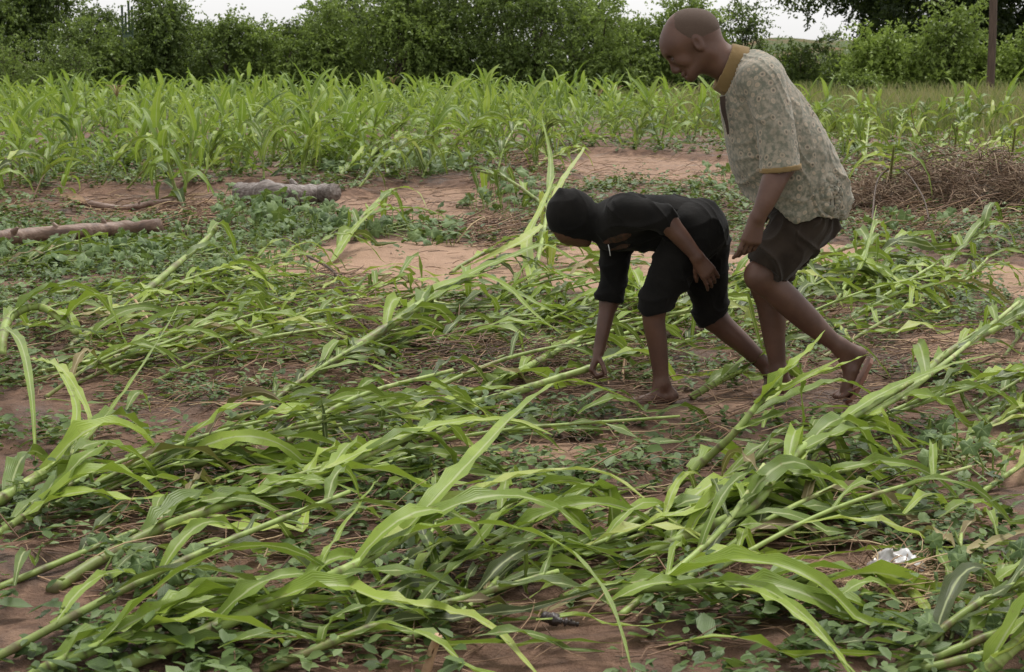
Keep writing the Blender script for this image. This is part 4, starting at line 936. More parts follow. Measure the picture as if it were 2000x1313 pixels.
        for ax in range(3):
            o1, o2 = [(1, 2), (2, 0), (0, 1)][ax]; sa = [slice(None)] * 3; sb = [slice(None)] * 3; sa[ax] = slice(0, -1); sb[ax] = slice(1, None)
            e = sg[tuple(sa)] != sg[tuple(sb)]; ei = np.argwhere(e); ok = (ei[:, o1] > 0) & (ei[:, o2] > 0) & (ei[:, o1] < d.shape[o1] - 1) & (ei[:, o2] < d.shape[o2] - 1); ei = ei[ok]
            inside = sg[tuple(ei.T)]; E = np.eye(3, dtype=int)
            q = np.stack([ids[tuple((ei - E[o1] * a - E[o2] * b).T)] for a, b in ((1, 1), (0, 1), (0, 0), (1, 0))], 1)
            q[~inside] = q[~inside][:, ::-1]; F.append(q)
        return V, np.concatenate(F)

def vnormals(V, F):
    n = np.cross(V[F[:, 2]] - V[F[:, 0]], V[F[:, 3]] - V[F[:, 1]]); N = np.zeros_like(V)
    for i in range(4): np.add.at(N, F[:, i], n)
    return norm(N)
def smooth(V, F, it=2):
    e = np.concatenate([F[:, [0, 1]], F[:, [1, 2]], F[:, [2, 3]], F[:, [3, 0]]])
    for _ in range(it):
        A = np.zeros_like(V); c = np.zeros(len(V)); np.add.at(A, e[:, 0], V[e[:, 1]]); np.add.at(c, e[:, 0], 1); np.add.at(A, e[:, 1], V[e[:, 0]]); np.add.at(c, e[:, 1], 1); V = .5 * V + .5 * A / c[:, None]
    return V
def vol_obj(vol, name, mat, parent, origin, it=1, disp=None):
    V, F = vol.mesh(); V = smooth(V, F, it)
    if disp is not None: V = V + vnormals(V, F) * disp(V)[:, None]
    g = Geo(); g.add(V, F, .5, .5); o = g.build(name, mat, parent, origin); return o, V, F

def hand(v, wrist, d, across, palm, s=1.0, curl=(.35, .5, .4), spread=.12, thumb=(.6, .5), r0=.0086, curls=None):
    """wrist point, direction of the hand, across = from little finger to index, palm = palm normal"""
    d = norm(d); across = norm(across - d * np.dot(across, d)); palm = norm(palm - d * np.dot(palm, d) - across * np.dot(palm, across))
    pl = .088 * s
    for f in (-1.5, -.5, .5, 1.5):
        v.cap(wrist + across * f * .010 * s, wrist + d * pl * (1 - .04 * abs(f - .5)) + across * f * .0185 * s, .014 * s, .0120 * s, .012)
    for i, f in enumerate((-1.5, -.5, .5, 1.5)):
        p = wrist + d * pl * (1 - .045 * abs(f - .5)) + across * f * .0190 * s; L = np.array([.040, .026, .021]) * s * (.80, .95, 1.0, .92)[i]
        q = norm(d + across * f * spread * .5); cu = curl if curls is None else curls[i]; a = 0
        for j in range(3):
            a += cu[j]; dd = q * math.cos(a) + palm * math.sin(a); e = p + dd * L[j]; v.cap(p, e, r0 * s * (1 - .08 * j), r0 * s * (.92 - .08 * j), .0035); p = e
    p = wrist + d * .022 * s + across * .016 * s + palm * .008 * s; q = norm(d * .65 + across * thumb[0] + palm * thumb[1])
    for j, L in enumerate((.038, .030, .024)):
        e = p + q * L * s; v.cap(p, e, (.0135, .0105, .0095)[j] * s, (.0105, .0098, .0078)[j] * s, .006); p = e; q = norm(q + d * .35 + palm * .15)
def foot(v, ankle, heel, ball, toe, across, s=1.0):
    """ankle joint, heel bottom, ball of the foot, tip of the big toe, across = towards the big toe"""
    across = norm(across); up = norm(ankle - (heel + ball) / 2)
    v.cap(ankle, heel + up * .026 * s, .027 * s, .026 * s, .012); v.cap(ankle, heel * .40 + ball * .60 + up * .026 * s, .026 * s, .020 * s, .02)
    v.cap(heel + up * .024 * s, ball + up * .016 * s, .023 * s, .017 * s, .012, flat=(across, 1.35)); v.cap(heel * .5 + ball * .5 + up * .03 * s, ball + up * .014 * s, .019 * s, .015 * s, .012, flat=(across, 2.0))
    t = toe - ball
    for f, l, r in ((1, 1.0, .0125), (.42, .98, .0095), (-.06, .88, .009), (-.52, .76, .0085), (-.95, .62, .008)):
        a = ball + across * f * .032 * s - t * .15 * (1 - l) + up * .010 * s; v.cap(a - t * .25, a + t * l * .85 + up * -.001, r * 1.1 * s, r * s, .006)

def skin_mat(name, base, dark):
    m, t, out = mat_new(name); b = NB(t); co = b.pos(); n1 = b.noise(co, 9, 4); n2 = b.noise(co, 120, 3)
    col = b.mix(b.ramp(n1, [(.35, (0, 0, 0)), (.65, (1, 1, 1))]), base, dark)
    mud = b.n('ShaderNodeSeparateXYZ'); b.l(co, mud.inputs[0]); mf = b.math('MULTIPLY', b.ramp(mud.outputs['Z'], [(.02, (1, 1, 1)), (.16, (0, 0, 0))]), b.ramp(b.noise(co, 25, 4), [(.45, (0, 0, 0)), (.6, (1, 1, 1))]))
    col = b.mix(b.math('MULTIPLY', mf, .5), col, (.17, .10, .07))
    p = b.pbsdf(col, b.ramp(n1, [(.3, (.42, .42, .42)), (.7, (.58, .58, .58))]), .36, b.bump(n2, .15, .002)); p.inputs['Subsurface Weight'].default_value = .06; p.inputs['Subsurface Radius'].default_value = (.012, .004, .002); p.inputs['Subsurface Scale'].default_value = .5
    b.l(p.outputs[0], out.inputs['Surface']); return m
def cloth_mat(name, col0, col1, rough=.9, sheen=.1, weave=420):
    m, t, out = mat_new(name); b = NB(t); co = b.pos(); n1 = b.noise(co, 7, 4); c = b.mix(b.ramp(n1, [(.35, (0, 0, 0)), (.65, (1, 1, 1))]), col0, col1)
    h = b.math('ADD', b.math('MULTIPLY', b.noise(co, 22, 3), .8), b.math('MULTIPLY', b.noise(co, weave, 2), .12))
    p = b.pbsdf(c, rough, .12, b.bump(h, .5, .01)); p.inputs['Sheen Weight'].default_value = sheen; b.l(p.outputs[0], out.inputs['Surface']); return m
def shirt_mat():
    m, t, out = mat_new('feather_print_cotton'); b = NB(t); co = b.pos()
    ds = b.n('ShaderNodeTexNoise'); ds.inputs['Scale'].default_value = 9; b.l(co, ds.inputs['Vector'])
    va = b.n('ShaderNodeVectorMath', operation='SCALE'); b.l(ds.outputs['Color'], va.inputs[0]); va.inputs['Scale'].default_value = .03
    vb = b.n('ShaderNodeVectorMath', operation='ADD'); b.l(co, vb.inputs[0]); b.l(va.outputs[0], vb.inputs[1])
    vo = b.n('ShaderNodeTexVoronoi'); vo.inputs['Scale'].default_value = 38; vo.inputs['Randomness'].default_value = .6; b.l(vb.outputs[0], vo.inputs['Vector'])
    base = b.mix(b.ramp(b.noise(vb.outputs[0], 62, 3, .6), [(.40, (0, 0, 0)), (.60, (1, 1, 1))]), (.13, .132, .098), (.27, .235, .178))
    eye = b.ramp(vo.outputs['Distance'], [(0.0, (.16, .12, .09)), (.13, (.07, .065, .05)), (.22, (.27, .23, .175)), (.36, (.35, .28, .20)), (.44, (.14, .145, .11)), (.5, (.13, .14, .105))])
    ef = b.ramp(vo.outputs['Distance'], [(.40, (1, 1, 1)), (.52, (0, 0, 0))]); pick = b.ramp(b.math('FRACT', b.math('MULTIPLY', vo.outputs['Color'], 7.3)), [(.22, (0, 0, 0)), (.3, (1, 1, 1))])
    col = b.mix(b.math('MULTIPLY', ef, b.math('MULTIPLY', pick, .92)), base, eye)
    col = b.mix(b.math('MULTIPLY', b.ramp(b.noise(co, 5, 4), [(.4, (0, 0, 0)), (.65, (1, 1, 1))]), .25), col, (.19, .17, .13))
    h = b.math('ADD', b.math('MULTIPLY', b.noise(co, 14, 3), .9), b.math('MULTIPLY', b.noise(co, 300, 2), .08))
    p = b.pbsdf(col, .88, .25, b.bump(h, .45, .012)); p.inputs['Sheen Weight'].default_value = .15; b.l(p.outputs[0], out.inputs['Surface']); return m
M_SKIN = skin_mat('skin_man', (.118, .060, .040), (.078, .038, .026)); M_SKINB = skin_mat('skin_boy', (.098, .047, .031), (.066, .031, .021))
M_SHIRT = shirt_mat(); M_COLLAR = cloth_mat('ribbed_collar', (.22, .145, .06), (.17, .115, .05), weave=260); M_SHORTS = cloth_mat('dark_brown_shorts', (.020, .014, .010), (.040, .029, .021)); M_HOOD = cloth_mat('black_fleece', (.0055, .0052, .0048), (.0115, .0102, .0090), .95, .04)
M_HAIR = simple('cropped_hair', [(.3, (.064, .042, .030)), (.7, (.092, .060, .043))], 420, .9, .6, .002)
M_BROW = simple('brow_hair', [(.3, (.018, .012, .009)), (.7, (.03, .02, .015))], 300, .9, .6, .002); M_EYE = simple('eye_white', [(.3, (.06, .04, .035)), (.7, (.10, .07, .06))], 5, .2, 0, .001); M_SANDAL = simple('sandal_rubber', [(.3, (.16, .07, .05)), (.7, (.26, .13, .09))], 20, .6, .4, .003)
M_PLACKET = cloth_mat('placket_cloth', (.035, .024, .018), (.05, .035, .026)); M_PRINT = simple('faded_print', [(.4, (.030, .020, .014)), (.6, (.075, .032, .019))], 60, .85, .3, .002); M_LACE = simple('pale_cord', [(.3, (.45, .45, .42)), (.7, (.6, .6, .57))], 50, .7, .2, .001)

def ridge(V, d, freq, warp, seed, amp, sharp=2.2):
    """cloth folds: narrow ridges across direction d, bent and broken up by slow noise"""
    d = norm(d); s = V @ d; x, y, z = V.T
    n = wav(x + y * .7, z - y * .5, .16, off=seed); m = wav(x - y * .4, z + y * .6, .23, off=seed + 5)
    return amp * ((1 - np.abs(np.sin(freq * s + warp * n))) ** sharp - .3) * (.35 + .65 * sstep(-.5, .6, m))
def man():
    Y = 5.72; mp = Y / FPX * 1.012                        # metres per photo pixel at his distance
    A = lambda px, py, dy=0.0: at(px, py, Y + dy)
    yd = np.array([0, 1., 0])
    v = Vol(A(1265, 800)[[0, 1, 2]] * (1, 0, 1) + (0, 5.38, -.12), A(1720, 5)[[0, 1, 2]] * (1, 0, 1) + (0, 6.06, .06), .0040)
    # --- head
    v.ell(A(1348, 68), (.094, .076, .089), None, .02)
    v.ell(A(1372, 62), (.055, .068, .065), None, .03)
    v.cap(A(1322, 90), A(1348, 128), .053, .038, .03, flat=(yd, 1.08))
    v.ell(A(1317, 84), (.046, .062, .060), None, .02)
    v.cap(A(1380, 100, -.048), A(1352, 144, -.022), .022, .018, .02); v.cap(A(1380, 100, .048), A(1352, 144, .022), .022, .018, .02)
    v.cap(A(1350, 150, -.012), A(1350, 150, .012), .017, .017, .014)                       # chin
    v.cap(A(1305, 103, -.030), A(1305, 103, .030), .012, .012, .012)                       # brow
    for sgn in (-1, 1):
        v.ell(A(1333, 119, sgn * .044), (.021, .010, .015), None, .022)                    # cheek
        v.ell(A(1311, 114, sgn * .030), (.013, .013, .010), None, .008, 's')               # socket
        v.ell(A(1319, 112, sgn * .031), (.0120, .0100, .0100), None, .006)                 # closed upper lid
        v.cap(A(1324, 139, sgn * .011), A(1326, 137, sgn * .013), .0085, .0075, .005)      # nostril wing
        v.ell(A(1363, 84, sgn * .076), (.0165, .0085, .029), [[.9, 0, .43], [0, 1, 0], [-.43, 0, .9]], .005)
        v.ell(A(1361.5, 84, sgn * .087), (.0095, .0095, .019), [[.9, 0, .43], [0, 1, 0], [-.43, 0, .9]], .003, 's')
    v.chain([A(1310, 110), A(1313, 122), A(1318.5, 137)], [.0090, .0105, .0135], .008)     # nose
    v.cap(A(1335, 146, -.014), A(1335, 146, .014), .0085, k=.006); v.cap(A(1342, 151.5, -.012), A(1342, 151.5, .012), .0085, k=.006)   # lips
    v.cap(A(1339, 147.5, -.03), A(1339, 147.5, .03), .0028, k=.003, op='s')
    v.cap(A(1330, 130, -.034), A(1341, 147, -.026), .0035, k=.006, op='s')                 # smile fold
    # --- neck and trunk
    v.chain([A(1375, 92), A(1402, 112), A(1445, 138)], [.054, .057, .065], .04, (yd, 1.0)); v.cap(A(1375, 122), A(1405, 130), .028, .040, .03)
    v.chain([A(1465, 160), A(1510, 240), A(1542, 330), A(1555, 400)], [.060, .080, .078, .055], .04, (yd, 1.3))
    v.cap(A(1478, 160, -.13), A(1478, 160, .13), .040, k=.04)
    # --- near arm
    sh, el, wr = A(1500, 172, -.165), A(1526, 322, -.222), A(1480, 424, -.275)
    v.chain([sh, A(1514, 240, -.19), el], [.045, .044, .041], .03); v.chain([el, A(1512, 352, -.25), A(1496, 392, -.27), wr], [.042, .043, .034, .025], .03)
    hand(v, wr, A(1468, 466, -.28) - wr, np.array([-.9, -.35, .2]), np.array([.45, .6, 0]), .98, (.35, .5, .35), .06, (-.35, .6), curls=[(.55, .6, .4), (.45, .6, .4), (.35, .5, .4), (.1, .35, .35)])
    # --- far arm, mostly behind the trunk
    v.chain([A(1497, 170, .185), A(1520, 290, .22), A(1525, 385, .20)], [.045, .04, .03], .03); hand(v, A(1525, 385, .20), A(1522, 430, .2) - A(1525, 385, .20), np.array([-1., 0, 0]), np.array([0, -1., 0]), .95)
    # --- near leg (trailing)
    hip, kn, an = A(1565, 435, -.09), A(1487, 540, -.10), A(1640, 676, -.06)
    v.chain([hip, A(1535, 485, -.1), kn], [.062, .060, .050], .03); v.ell(A(1483, 537, -.10), (.046, .045, .048), None, .02)
    v.chain([kn, A(1528, 578, -.09), A(1575, 622, -.07), A(1612, 655, -.06), an], [.048, .053, .046, .033, .027], .03)
    toe = A(1640, 783, -.06); heel = A(1683, 704, -.06); ball = A(1655, 770, -.06)
    foot(v, an, heel, ball, toe - (0.01, 0, 0), np.array([0, 1., 0]), 1.0)
    # --- far leg (planted)
    kn2, an2 = A(1496, 560, .09), A(1520, 722, .08)
    v.chain([A(1558, 440, .09), A(1525, 500, .1), kn2], [.060, .062, .048], .03); v.chain([kn2, A(1508, 612, .09), A(1512, 660, .085), an2], [.049, .051, .040, .028], .03)
    foot(v, an2, A(1535, 772, .08), A(1488, 776, .04), A(1466, 780, .03), np.array([.3, -1., 0]), 1.0)
    origin = A(1520, 790, 0); origin[2] = float(gz(origin[0], origin[1]))
    root, V, F_ = vol_obj(v, 'person', M_SKIN, None, origin, 1); root.location = tuple(origin)
    tag(root, 'smiling bald man in a feather-print polo shirt and dark shorts, bending forward mid-stride', 'person')
    # --- hair: close-cropped cap over the skull
    h = Vol(A(1265, 125) * (1, 0, 1) + (0, 5.6, 0), A(1410, 8) * (1, 0, 1) + (0, 5.84, .02), .004)
    h.ell(A(1348, 68), (.0947, .0767, .0897), None, .02); h.ell(A(1372, 62), (.0557, .0687, .0657), None, .03); gh = [h.ax[0][:, None, None], h.ax[1][None, :, None], h.ax[2][None, None, :]]; hp = -1
    for p_, n_ in ((A(1335, 78), A(1335, 78) - A(1355, 36)), (A(1308, 60), np.array([-1., 0, .12])), (A(1386, 90), np.array([.4, 0, -1.]))):
        n_ = norm(n_); hp = np.maximum(hp, sum((gh[i] - p_[i]) * n_[i] for i in range(3)))
    h.d = np.maximum(h.d + .0026 * sstep(-.020, .002, hp) * np.random.default_rng(3).random(h.d.shape), hp).astype(np.float32)
    vol_obj(h, 'hair', M_HAIR, root, origin, 1)
    for sgn in (-1, 1):
        g = Geo(); tube(g, catmull([A(1301, 104, sgn * .016), A(1304, 99, sgn * .036), A(1312, 97, sgn * .056)], 7), [.002, .0035, .004, .004, .0035, .003, .0015], 6); g.build('eyebrow', M_BROW, root, origin)
        g = Geo(); c = A(1315.5, 115, sgn * .034); tube(g, [c + (-.006, 0, .003), c, c + (.004, 0, -.004)], [.003, .0055, .002], 8); g.build('eye', M_EYE, root, origin)
    # --- shirt
    def trunk_vol(infl):
        s = Vol(A(1385, 480) * (1, 0, 1) + (0, 5.30, 0), A(1690, 75) * (1, 0, 1) + (0, 6.14, .02))
        s.chain([A(1447, 146), A(1468, 170), A(1500, 232), A(1530, 305), A(1552, 370), A(1560, 440)], [.076 + infl, .106 + infl, .146 + infl, .168 + infl, .176 + infl, .170 + infl], .03, (yd, 1.14))
        s.cap(A(1482, 152, -.13), A(1482, 152, .13), .070 + infl, k=.06)
        s.cap(A(1437, 215), A(1462, 320), .042 + infl, .060 + infl, .05, flat=(yd, 1.7)); s.ell(A(1603, 385), (.085 + infl, .17, .12), None, .05)
        return s
    def sleeves_vol(infl, s=None):
        s = Vol(A(1385, 480) * (1, 0, 1) + (0, 5.30, 0), A(1690, 75) * (1, 0, 1) + (0, 6.14, .02))
        for sg_ in (-1, 1): s.chain([A(1494, 165, sg_ * .150), A(1511, 240, sg_ * .190), A(1523, 318, sg_ * .220), A(1529, 350, sg_ * .232)], [.066 + infl, .068 + infl, .066 + infl, .066 + infl], .02)
        return s
    s = trunk_vol(0); si = trunk_vol(-.0105); w_ = sleeves_vol(0); wi = sleeves_vol(-.0105)
    gx = [s.ax[0][:, None, None], s.ax[1][None, :, None], s.ax[2][None, None, :]]
    def half(p, n): n = norm(n); return (gx[0] - p[0]) * n[0] + (gx[1] - p[1]) * n[1] + (gx[2] - p[2]) * n[2]
    hem = np.maximum(half(A(1560, 432), A(1568, 470) - A(1552, 400)), half(A(1500, 405), A(1470, 450) - A(1495, 400)) * .8)
    hem = hem + .010 * np.sin(gx[0] * 38) + .007 * np.sin(gx[1] * 31)
    cuff = half(A(1523, 322), A(1527, 400) - A(1520, 322))
    s.d = np.maximum(s.d, hem).astype(np.float32); w_.d = np.maximum(w_.d, cuff).astype(np.float32); wi.d = np.maximum(wi.d, cuff - .012).astype(np.float32)
    s.comb((slice(None),) * 3, w_.d, .02, 'u'); s.d = np.maximum(s.d, -np.minimum(si.d, wi.d)).astype(np.float32)
    s.d = np.maximum(s.d, half(A(1436, 125), A(1405, 118) - A(1436, 130))).astype(np.float32)
    def folds(V):
        z = V[:, 2]; low = sstep(1.0, .74, z)
        return ridge(V, (.8, .3, .45), 26, 2.6, 1, .011) * (.5 + .7 * low) + ridge(V, (-.5, .3, .85), 30, 2.4, 7, .012) * low + ridge(V, (1, .2, -.2), 44, 2.2, 12, .005) + .006 * wav(V[:, 0] + V[:, 1], V[:, 2], .3)
    vol_obj(s, 'shirt', M_SHIRT, root, origin, 2, folds)
    # golden cuffs and collar
    for sg_ in (-1, 1):
        c = Vol(A(1460, 345) * (1, 0, 1) + (0, Y + sg_ * .225 - .12, 0), A(1590, 290) * (1, 0, 1) + (0, Y + sg_ * .225 + .12, 0), .004); a, b_ = A(1521, 305, sg_ * .222), A(1525, 335, sg_ * .228)
        c.cap(a, b_, .071); q = Vol(c.lo, c.lo + (c.n - 1) * c.vox, .004); q.cap(a, b_, .063); q.d = q.d[:c.n[0], :c.n[1], :c.n[2]]; c.d = np.maximum(c.d, -q.d).astype(np.float32); ax_ = A(1527, 400) - A(1520, 322); c.plane(A(1523, 324), ax_); c.plane(A(1521.6, 313.5), -ax_); vol_obj(c, 'sleeve_cuff', M_COLLAR, root, origin, 1)
    c = Vol(A(1390, 205) * (1, 0, 1) + (0, Y - .13, 0), A(1465, 80) * (1, 0, 1) + (0, Y + .13, .02), .004)
    R0, R1, R2 = A(1424, 135), A(1436, 143), A(1412, 128); ring = norm(A(1443, 97) - A(1412, 170)); ax_ = norm(A(1400, 120) - A(1440, 137))
    def collar(dr): 
        q = Vol(c.lo, c.lo + (c.n - 1) * c.vox, .004); q.d = q.d[:c.n[0], :c.n[1], :c.n[2]]; q.cap(R0 + ax_ * .05, R0 - ax_ * .06, .066 + dr, .084 + dr, flat=(ring, 1.12)); return q
    c.d = np.maximum(collar(.005).d, -collar(-.005).d).astype(np.float32); c.plane(R0 + ax_ * .025, ax_); c.plane(R0 - ax_ * .036, -ax_)
    for sg_ in (-1, 1): c.cap(A(1418, 150, sg_ * .060), A(1415, 178, sg_ * .040), .006, .005, .006, flat=(A(1400, 170) - A(1430, 172), 3.3))
    c.cap(A(1437, 98, -.03), A(1437, 98, .03), .011, .011, .012)
    vol_obj(c, 'collar', M_COLLAR, root, origin, 1)
    g = Geo(); blade(g, catmull([A(1416, 188, -.035), A(1418, 215, -.05), A(1424, 240, -.062), A(1427, 262, -.07)], 10) + np.array([-.012, -.03, 0]), np.linspace(.011, .004, 10), .1, 0, 0, 3, .5, up=(-.6, -1, .1)); g.build('placket', M_PLACKET, root, origin)
    # --- shorts
    s = Vol(A(1440, 590) * (1, 0, 1) + (0, 5.46, 0), A(1670, 375) * (1, 0, 1) + (0, 5.98, 0))
    s.chain([A(1560, 400), A(1570, 440)], [.112, .108], .03, (yd, 1.2)); s.ell(A(1580, 428), (.068, .15, .080), None, .04)
    s.chain([A(1560, 445, -.08), A(1535, 478, -.09), A(1508, 515, -.10), A(1500, 527, -.10)], [.098, .094, .086, .076], .02); s.chain([A(1560, 445, .08), A(1532, 486, .09), A(1512, 530, .09)], [.092, .082, .074], .02)
    s.cap(A(1558, 465, -.08), A(1566, 497, -.11), .052, .030, .015)
    s.plane(A(1507, 533), A(1490, 560) - A(1512, 528))
    vol_obj(s, 'shorts', M_SHORTS, root, origin, 2, lambda V: ridge(V, (.75, .2, .6), 22, 2.8, 3, .026) + ridge(V, (.9, .2, -.4), 34, 2.4, 9, .012))
    # --- sandal hanging off the trailing foot
    g = Geo(); a, b_ = A(1702, 700, -.06), A(1650, 787, -.06); P = catmull([a, A(1688, 728, -.06), A(1668, 765, -.06), b_], 12); d = norm(b_ - a); nrm = norm(np.cross(d, yd)); w = np.interp(np.linspace(0, 1, 12), [0, .06, .3, .6, .85, 1], [.012, .028, .030, .036, .040, .018])
    for k, o_ in enumerate((-.006, .006)):
        pass
    V = []; 
    for i in range(12):
        for c_ in (-1, -.6, .6, 1):
            V.append(P[i] + yd * c_ * w[i] - nrm * .006)
        for c_ in (1, .6, -.6, -1):
            V.append(P[i] + yd * c_ * w[i] + nrm * .006)
    F_ = [(i * 8 + j, i * 8 + (j + 1) % 8, i * 8 + 8 + (j + 1) % 8, i * 8 + 8 + j) for i in range(11) for j in range(8)] + [(0, 1, 6, 7), (1, 2, 5, 6), (2, 3, 4, 5)] + [(88, 95, 94, 89), (89, 94, 93, 90), (90, 93, 92, 91)]
    g.add(V, F_); sn = g.build('sandal', M_SANDAL, root, origin, False)
    for sg_ in (-1, 1):
        g = Geo(); q = P[9] - nrm * .0; tube(g, catmull([P[9] + yd * .0, P[8] + yd * sg_ * .022 + np.array([-.045, 0, .0]), P[6] + yd * sg_ * .034], 8), .004, 6); g.build('strap', M_SANDAL, sn, origin)
man()

def boy():
    Y = 5.86; A = lambda px, py, dy=0.0: at(px, py, Y + dy); yd = np.array([0, 1., 0]); sc = .88
    v = Vol(A(1055, 800) * (1, 0, 1) + (0, 5.55, -.1), A(1530, 350) * (1, 0, 1) + (0, 6.15, 0))
    # head inside the hood, face down
    v.ell(A(1113, 420), (.080, .068, .080), None, .02); v.cap(A(1108, 432), A(1128, 455), .056, .040, .03); v.cap(A(1098, 455, -.022), A(1098, 455, .022), .012, k=.012)
    v.cap(A(1112, 452), A(1132, 462), .050, .034, .02); v.chain([A(1101, 460), A(1110, 474)], [.009, .0125], .007); v.cap(A(1123, 476, -.012), A(1123, 476, .012), .0105, k=.005); v.cap(A(1131, 478, -.010), A(1131, 478, .010), .010, k=.004); v.cap(A(1145, 473, -.01), A(1145, 473, .01), .018, k=.012)
    for sg in (-1, 1): v.cap(A(1150, 440, sg * .04), A(1142, 468, sg * .018), .018, .014, .02); v.ell(A(1101, 450, sg * .026), (.011, .011, .009), None, .006, 's'); v.ell(A(1104, 449, sg * .027), (.0105, .011, .010), None, .003); v.ell(A(1122, 462, sg * .032), (.018, .013, .014), None, .01)
    v.cap(A(1140, 430), A(1185, 432), .045, .055, .03)
    # trunk, hidden
    v.chain([A(1200, 435), A(1280, 440), A(1360, 440)], [.07, .07, .075], .03, (yd, 1.2))
    # reaching arm (far)
    sh, el, wr = A(1205, 445, .10), A(1194, 560, .06), A(1169, 688, .0)
    v.chain([sh, A(1202, 500, .09), A(1196, 550, .07), A(1190, 590, .05)], [.038, .034, .033, .032], .03); v.chain([A(1190, 588, .05), A(1187, 600, .045), A(1178, 645, .02), wr], [.032, .032, .026, .021], .02)
    hand(v, wr, A(1160, 712, -.01) - wr, np.array([-.1, -.9, .2]), np.array([1., -.1, -.25]), .82, thumb=(.5, .8), curls=[(1.0, 1.2, .7)] * 4)
    # trailing arm (near)
    sh, el, wr = A(1225, 418, -.14), A(1301, 432, -.19), A(1361, 502, -.21)
    v.chain([sh, el], [.040, .034], .03); v.chain([el, A(1322, 455, -.2), A(1345, 482, -.205), wr], [.034, .034, .027, .022], .03)
    hand(v, wr, A(1382, 532, -.20) - wr, np.array([-.65, -.2, -.65]), np.array([.15, .95, -.1]), .84, thumb=(.35, .35), curls=[(.25, .3, .25), (.3, .35, .3), (.3, .35, .3), (.2, .3, .3)], r0=.009)
    # forward leg (near)
    hip, kn, an = A(1360, 450, -.08), A(1278, 588, -.09), A(1292, 748, -.09)
    v.chain([hip, A(1320, 520, -.08), kn], [.070, .058, .046], .03); v.chain([kn, A(1277, 625, -.09), A(1284, 672, -.09), A(1289, 715, -.09), an], [.044, .041, .036, .030, .027], .03)
    foot(v, an, A(1308, 786, -.09), A(1250, 790, -.12), A(1226, 790, -.13), np.array([.3, 1., 0]), .92)
    # trailing leg (far), up on its toes
    hip, kn, an = A(1372, 455, .08), A(1392, 618, .08), A(1502, 722, .08)
    v.chain([hip, A(1380, 530, .08), kn], [.070, .058, .045], .03); v.chain([kn, A(1420, 645, .08), A(1455, 676, .08), A(1482, 702, .08), an], [.044, .043, .036, .030, .026], .03)
    foot(v, an, A(1522, 742, .06), A(1493, 778, .0), A(1472, 783, -.01), np.array([.2, -1., .3]), .9)
    origin = A(1300, 790, 0); origin[2] = float(gz(origin[0], origin[1]))
    root, V, F_ = vol_obj(v, 'person', M_SKINB, None, origin, 1); root.location = tuple(origin); tag(root, 'boy in black hooded top and rolled black trousers, doubled over, pulling at a fallen stalk', 'person')
    # hooded top
    def top(inf):
        s = Vol(A(1055, 620) * (1, 0, 1) + (0, 5.58, 0), A(1440, 350) * (1, 0, 1) + (0, 6.12, 0))
        s.ell(A(1116, 420), (.092 + inf, .083 + inf, .094 + inf), [[.94, 0, -.34], [0, 1, 0], [.34, 0, .94]], .02); s.cap(A(1106, 398), A(1098, 379), .040 + inf, .022 + inf, .02); s.cap(A(1140, 432), A(1172, 442), .072 + inf, .060 + inf, .02, flat=(yd, 1.1))
        s.cap(A(1120, 452), A(1150, 455), .045 + inf, .05 + inf, .03)
        s.chain([A(1200, 438), A(1240, 434), A(1300, 436), A(1360, 444)], [.094 + inf, .102 + inf, .102 + inf, .104 + inf], .015, (yd, 1.2))
        s.cap(A(1218, 428, -.10), A(1215, 434, .10), .066 + inf, k=.06)
        s.chain([A(1202, 445, .105), A(1203, 500, .09), A(1198, 545, .07), A(1190, 585, .05)], [.068 + inf, .058 + inf, .051 + inf, .048 + inf], .03); s.cap(A(1194, 568, .06), A(1190, 584, .05), .052 + inf, k=.012)
        s.chain([A(1222, 416, -.13), A(1262, 420, -.165), A(1296, 428, -.19)], [.066 + inf, .055 + inf, .047 + inf], .03); s.cap(A(1286, 425, -.18), A(1294, 428, -.19), .050 + inf, k=.012)
        return s
    s = top(0); q = top(-.010); gx = [s.ax[0][:, None, None], s.ax[1][None, :, None], s.ax[2][None, None, :]]
    def half(p, n): n = norm(n); return (gx[0] - p[0]) * n[0] + (gx[1] - p[1]) * n[1] + (gx[2] - p[2]) * n[2]
    # face opening: carve a hollow under the hood
    s.d = np.maximum(s.d, -q.d).astype(np.float32); fo = Vol(s.lo, s.lo + (s.n - 1) * s.vox); fo.d = fo.d[:s.n[0], :s.n[1], :s.n[2]]; fo.cap(A(1096, 481), A(1140, 487), .060, .058, flat=(yd, 1.1)); s.d = np.maximum(s.d, -fo.d).astype(np.float32)
    nearsl = (gx[1] < Y - .13) & (gx[0] > A(1270, 430)[0]) & (gx[2] > A(1270, 475)[2]) & (gx[2] < 10); c1 = half(A(1303, 432), A(1350, 470) - A(1300, 432)); c1 = c1 + 0 * gx[1]
    s.d = np.where(nearsl, np.maximum(s.d, c1), s.d).astype(np.float32)
    c2 = half(A(1189, 592), A(1180, 640) - A(1190, 592)); s.d = np.maximum(s.d, c2).astype(np.float32); s.d = np.where(gx[1] * 0 + gx[2] * 0 + gx[0] > A(1335, 450)[0], np.maximum(s.d, half(A(1352, 440), np.array([1., 0, .1]))), s.d).astype(np.float32)
    _, HV, HF = vol_obj(s, 'hooded_top', M_HOOD, root, origin, 2, lambda V: (ridge(V, (.9, .1, .4), 34, 2.4, 4, .011) + ridge(V, (.5, .2, -.8), 40, 2.2, 11, .009)) * np.where(V[:, 0] < A(1165, 430)[0], .45, 1))
    # print on the chest: faces of the cloth inside an irregular patch, laid proud of it
    c = A(1207, 464, -.10); N = vnormals(HV, HF); C = HV[HF].mean(1); ex = (C[:, 0] - c[0]) * .92 + (C[:, 2] - c[2]) * .4; ez = (C[:, 2] - c[2]) * .92 - (C[:, 0] - c[0]) * .4
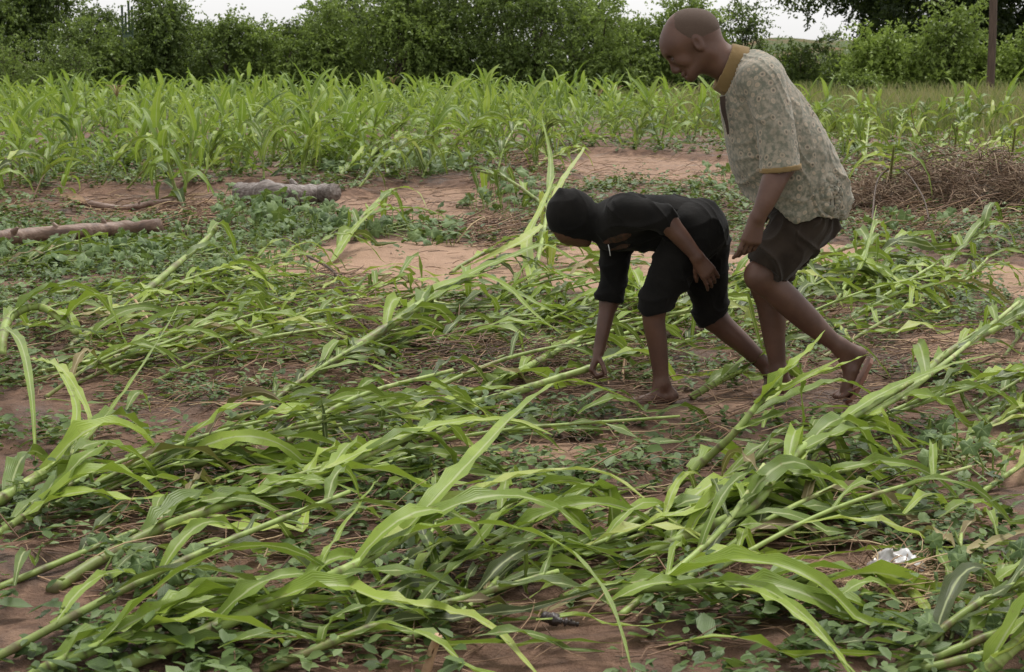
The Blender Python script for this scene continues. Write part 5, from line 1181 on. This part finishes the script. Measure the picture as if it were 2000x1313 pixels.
    m = ((ex / .050) ** 2 + (ez / .014) ** 2 + .5 * wav(ex * 30, ez * 40, 1.5) < 1) | (((ex + .005) / .040) ** 2 + ((ez + .038) / .010) ** 2 + .6 * wav(ex * 40, ez * 40, 1.7) < 1); m &= (C[:, 1] < Y - .03) & (N[HF[:, 0]][:, 1] < 0)
    if m.sum() > 4:
        Fm = HF[m]; u, inv = np.unique(Fm, return_inverse=True); g = Geo(); g.add(HV[u] + N[u] * .002, inv.reshape(-1, 4)); g.build('chest_print', M_PRINT, root, origin)
    g = Geo(); tube(g, catmull([A(1188, 478, -.13), A(1190, 487, -.14), A(1192, 500, -.135)], 6), .0014, 5); g.build('drawstring', M_LACE, root, origin)
    # trousers
    s = Vol(A(1230, 660) * (1, 0, 1) + (0, 5.6, 0), A(1440, 375) * (1, 0, 1) + (0, 6.1, 0))
    s.cap(A(1335, 441), A(1362, 446), .100, .108, k=.03, flat=(yd, 1.2)); s.ell(A(1374, 448), (.076, .14, .090), None, .03)
    s.chain([A(1352, 455, -.08), A(1320, 515, -.085), A(1292, 565, -.09), A(1281, 592, -.09)], [.102, .085, .068, .058], .03); s.cap(A(1281, 585, -.09), A(1280, 598, -.09), .062, .060, .012)
    s.chain([A(1372, 455, .06), A(1378, 530, .07), A(1388, 600, .08), A(1393, 620, .08)], [.10, .085, .064, .060], .03); s.cap(A(1388, 610, .08), A(1394, 622, .08), .065, .062, .012)
    gx = [s.ax[0][:, None, None], s.ax[1][None, :, None], s.ax[2][None, None, :]]; nl = (gx[1] < Y - .005) & (gx[0] < A(1345, 600)[0]) & (gx[2] < 2)
    s.d = np.where(nl, np.maximum(s.d, half(A(1280, 602), A(1284, 660) - A(1277, 602))), s.d).astype(np.float32) if False else s.d
    gxx = gx
    def hf(p, n): n = norm(n); return (gxx[0] - p[0]) * n[0] + (gxx[1] - p[1]) * n[1] + (gxx[2] - p[2]) * n[2]
    s.d = np.where(gxx[0] + 0 * s.d < A(1340, 600)[0], np.maximum(s.d, hf(A(1280, 604), np.array([.25, 0, -1.]))), np.maximum(s.d, hf(A(1398, 632), np.array([.55, 0, -.85])))).astype(np.float32)
    vol_obj(s, 'trousers', M_HOOD, root, origin, 1, lambda V: ridge(V, (.4, .2, .9), 30, 2.4, 6, .010) + ridge(V, (.8, .1, .5), 40, 2.2, 13, .006))
boy()
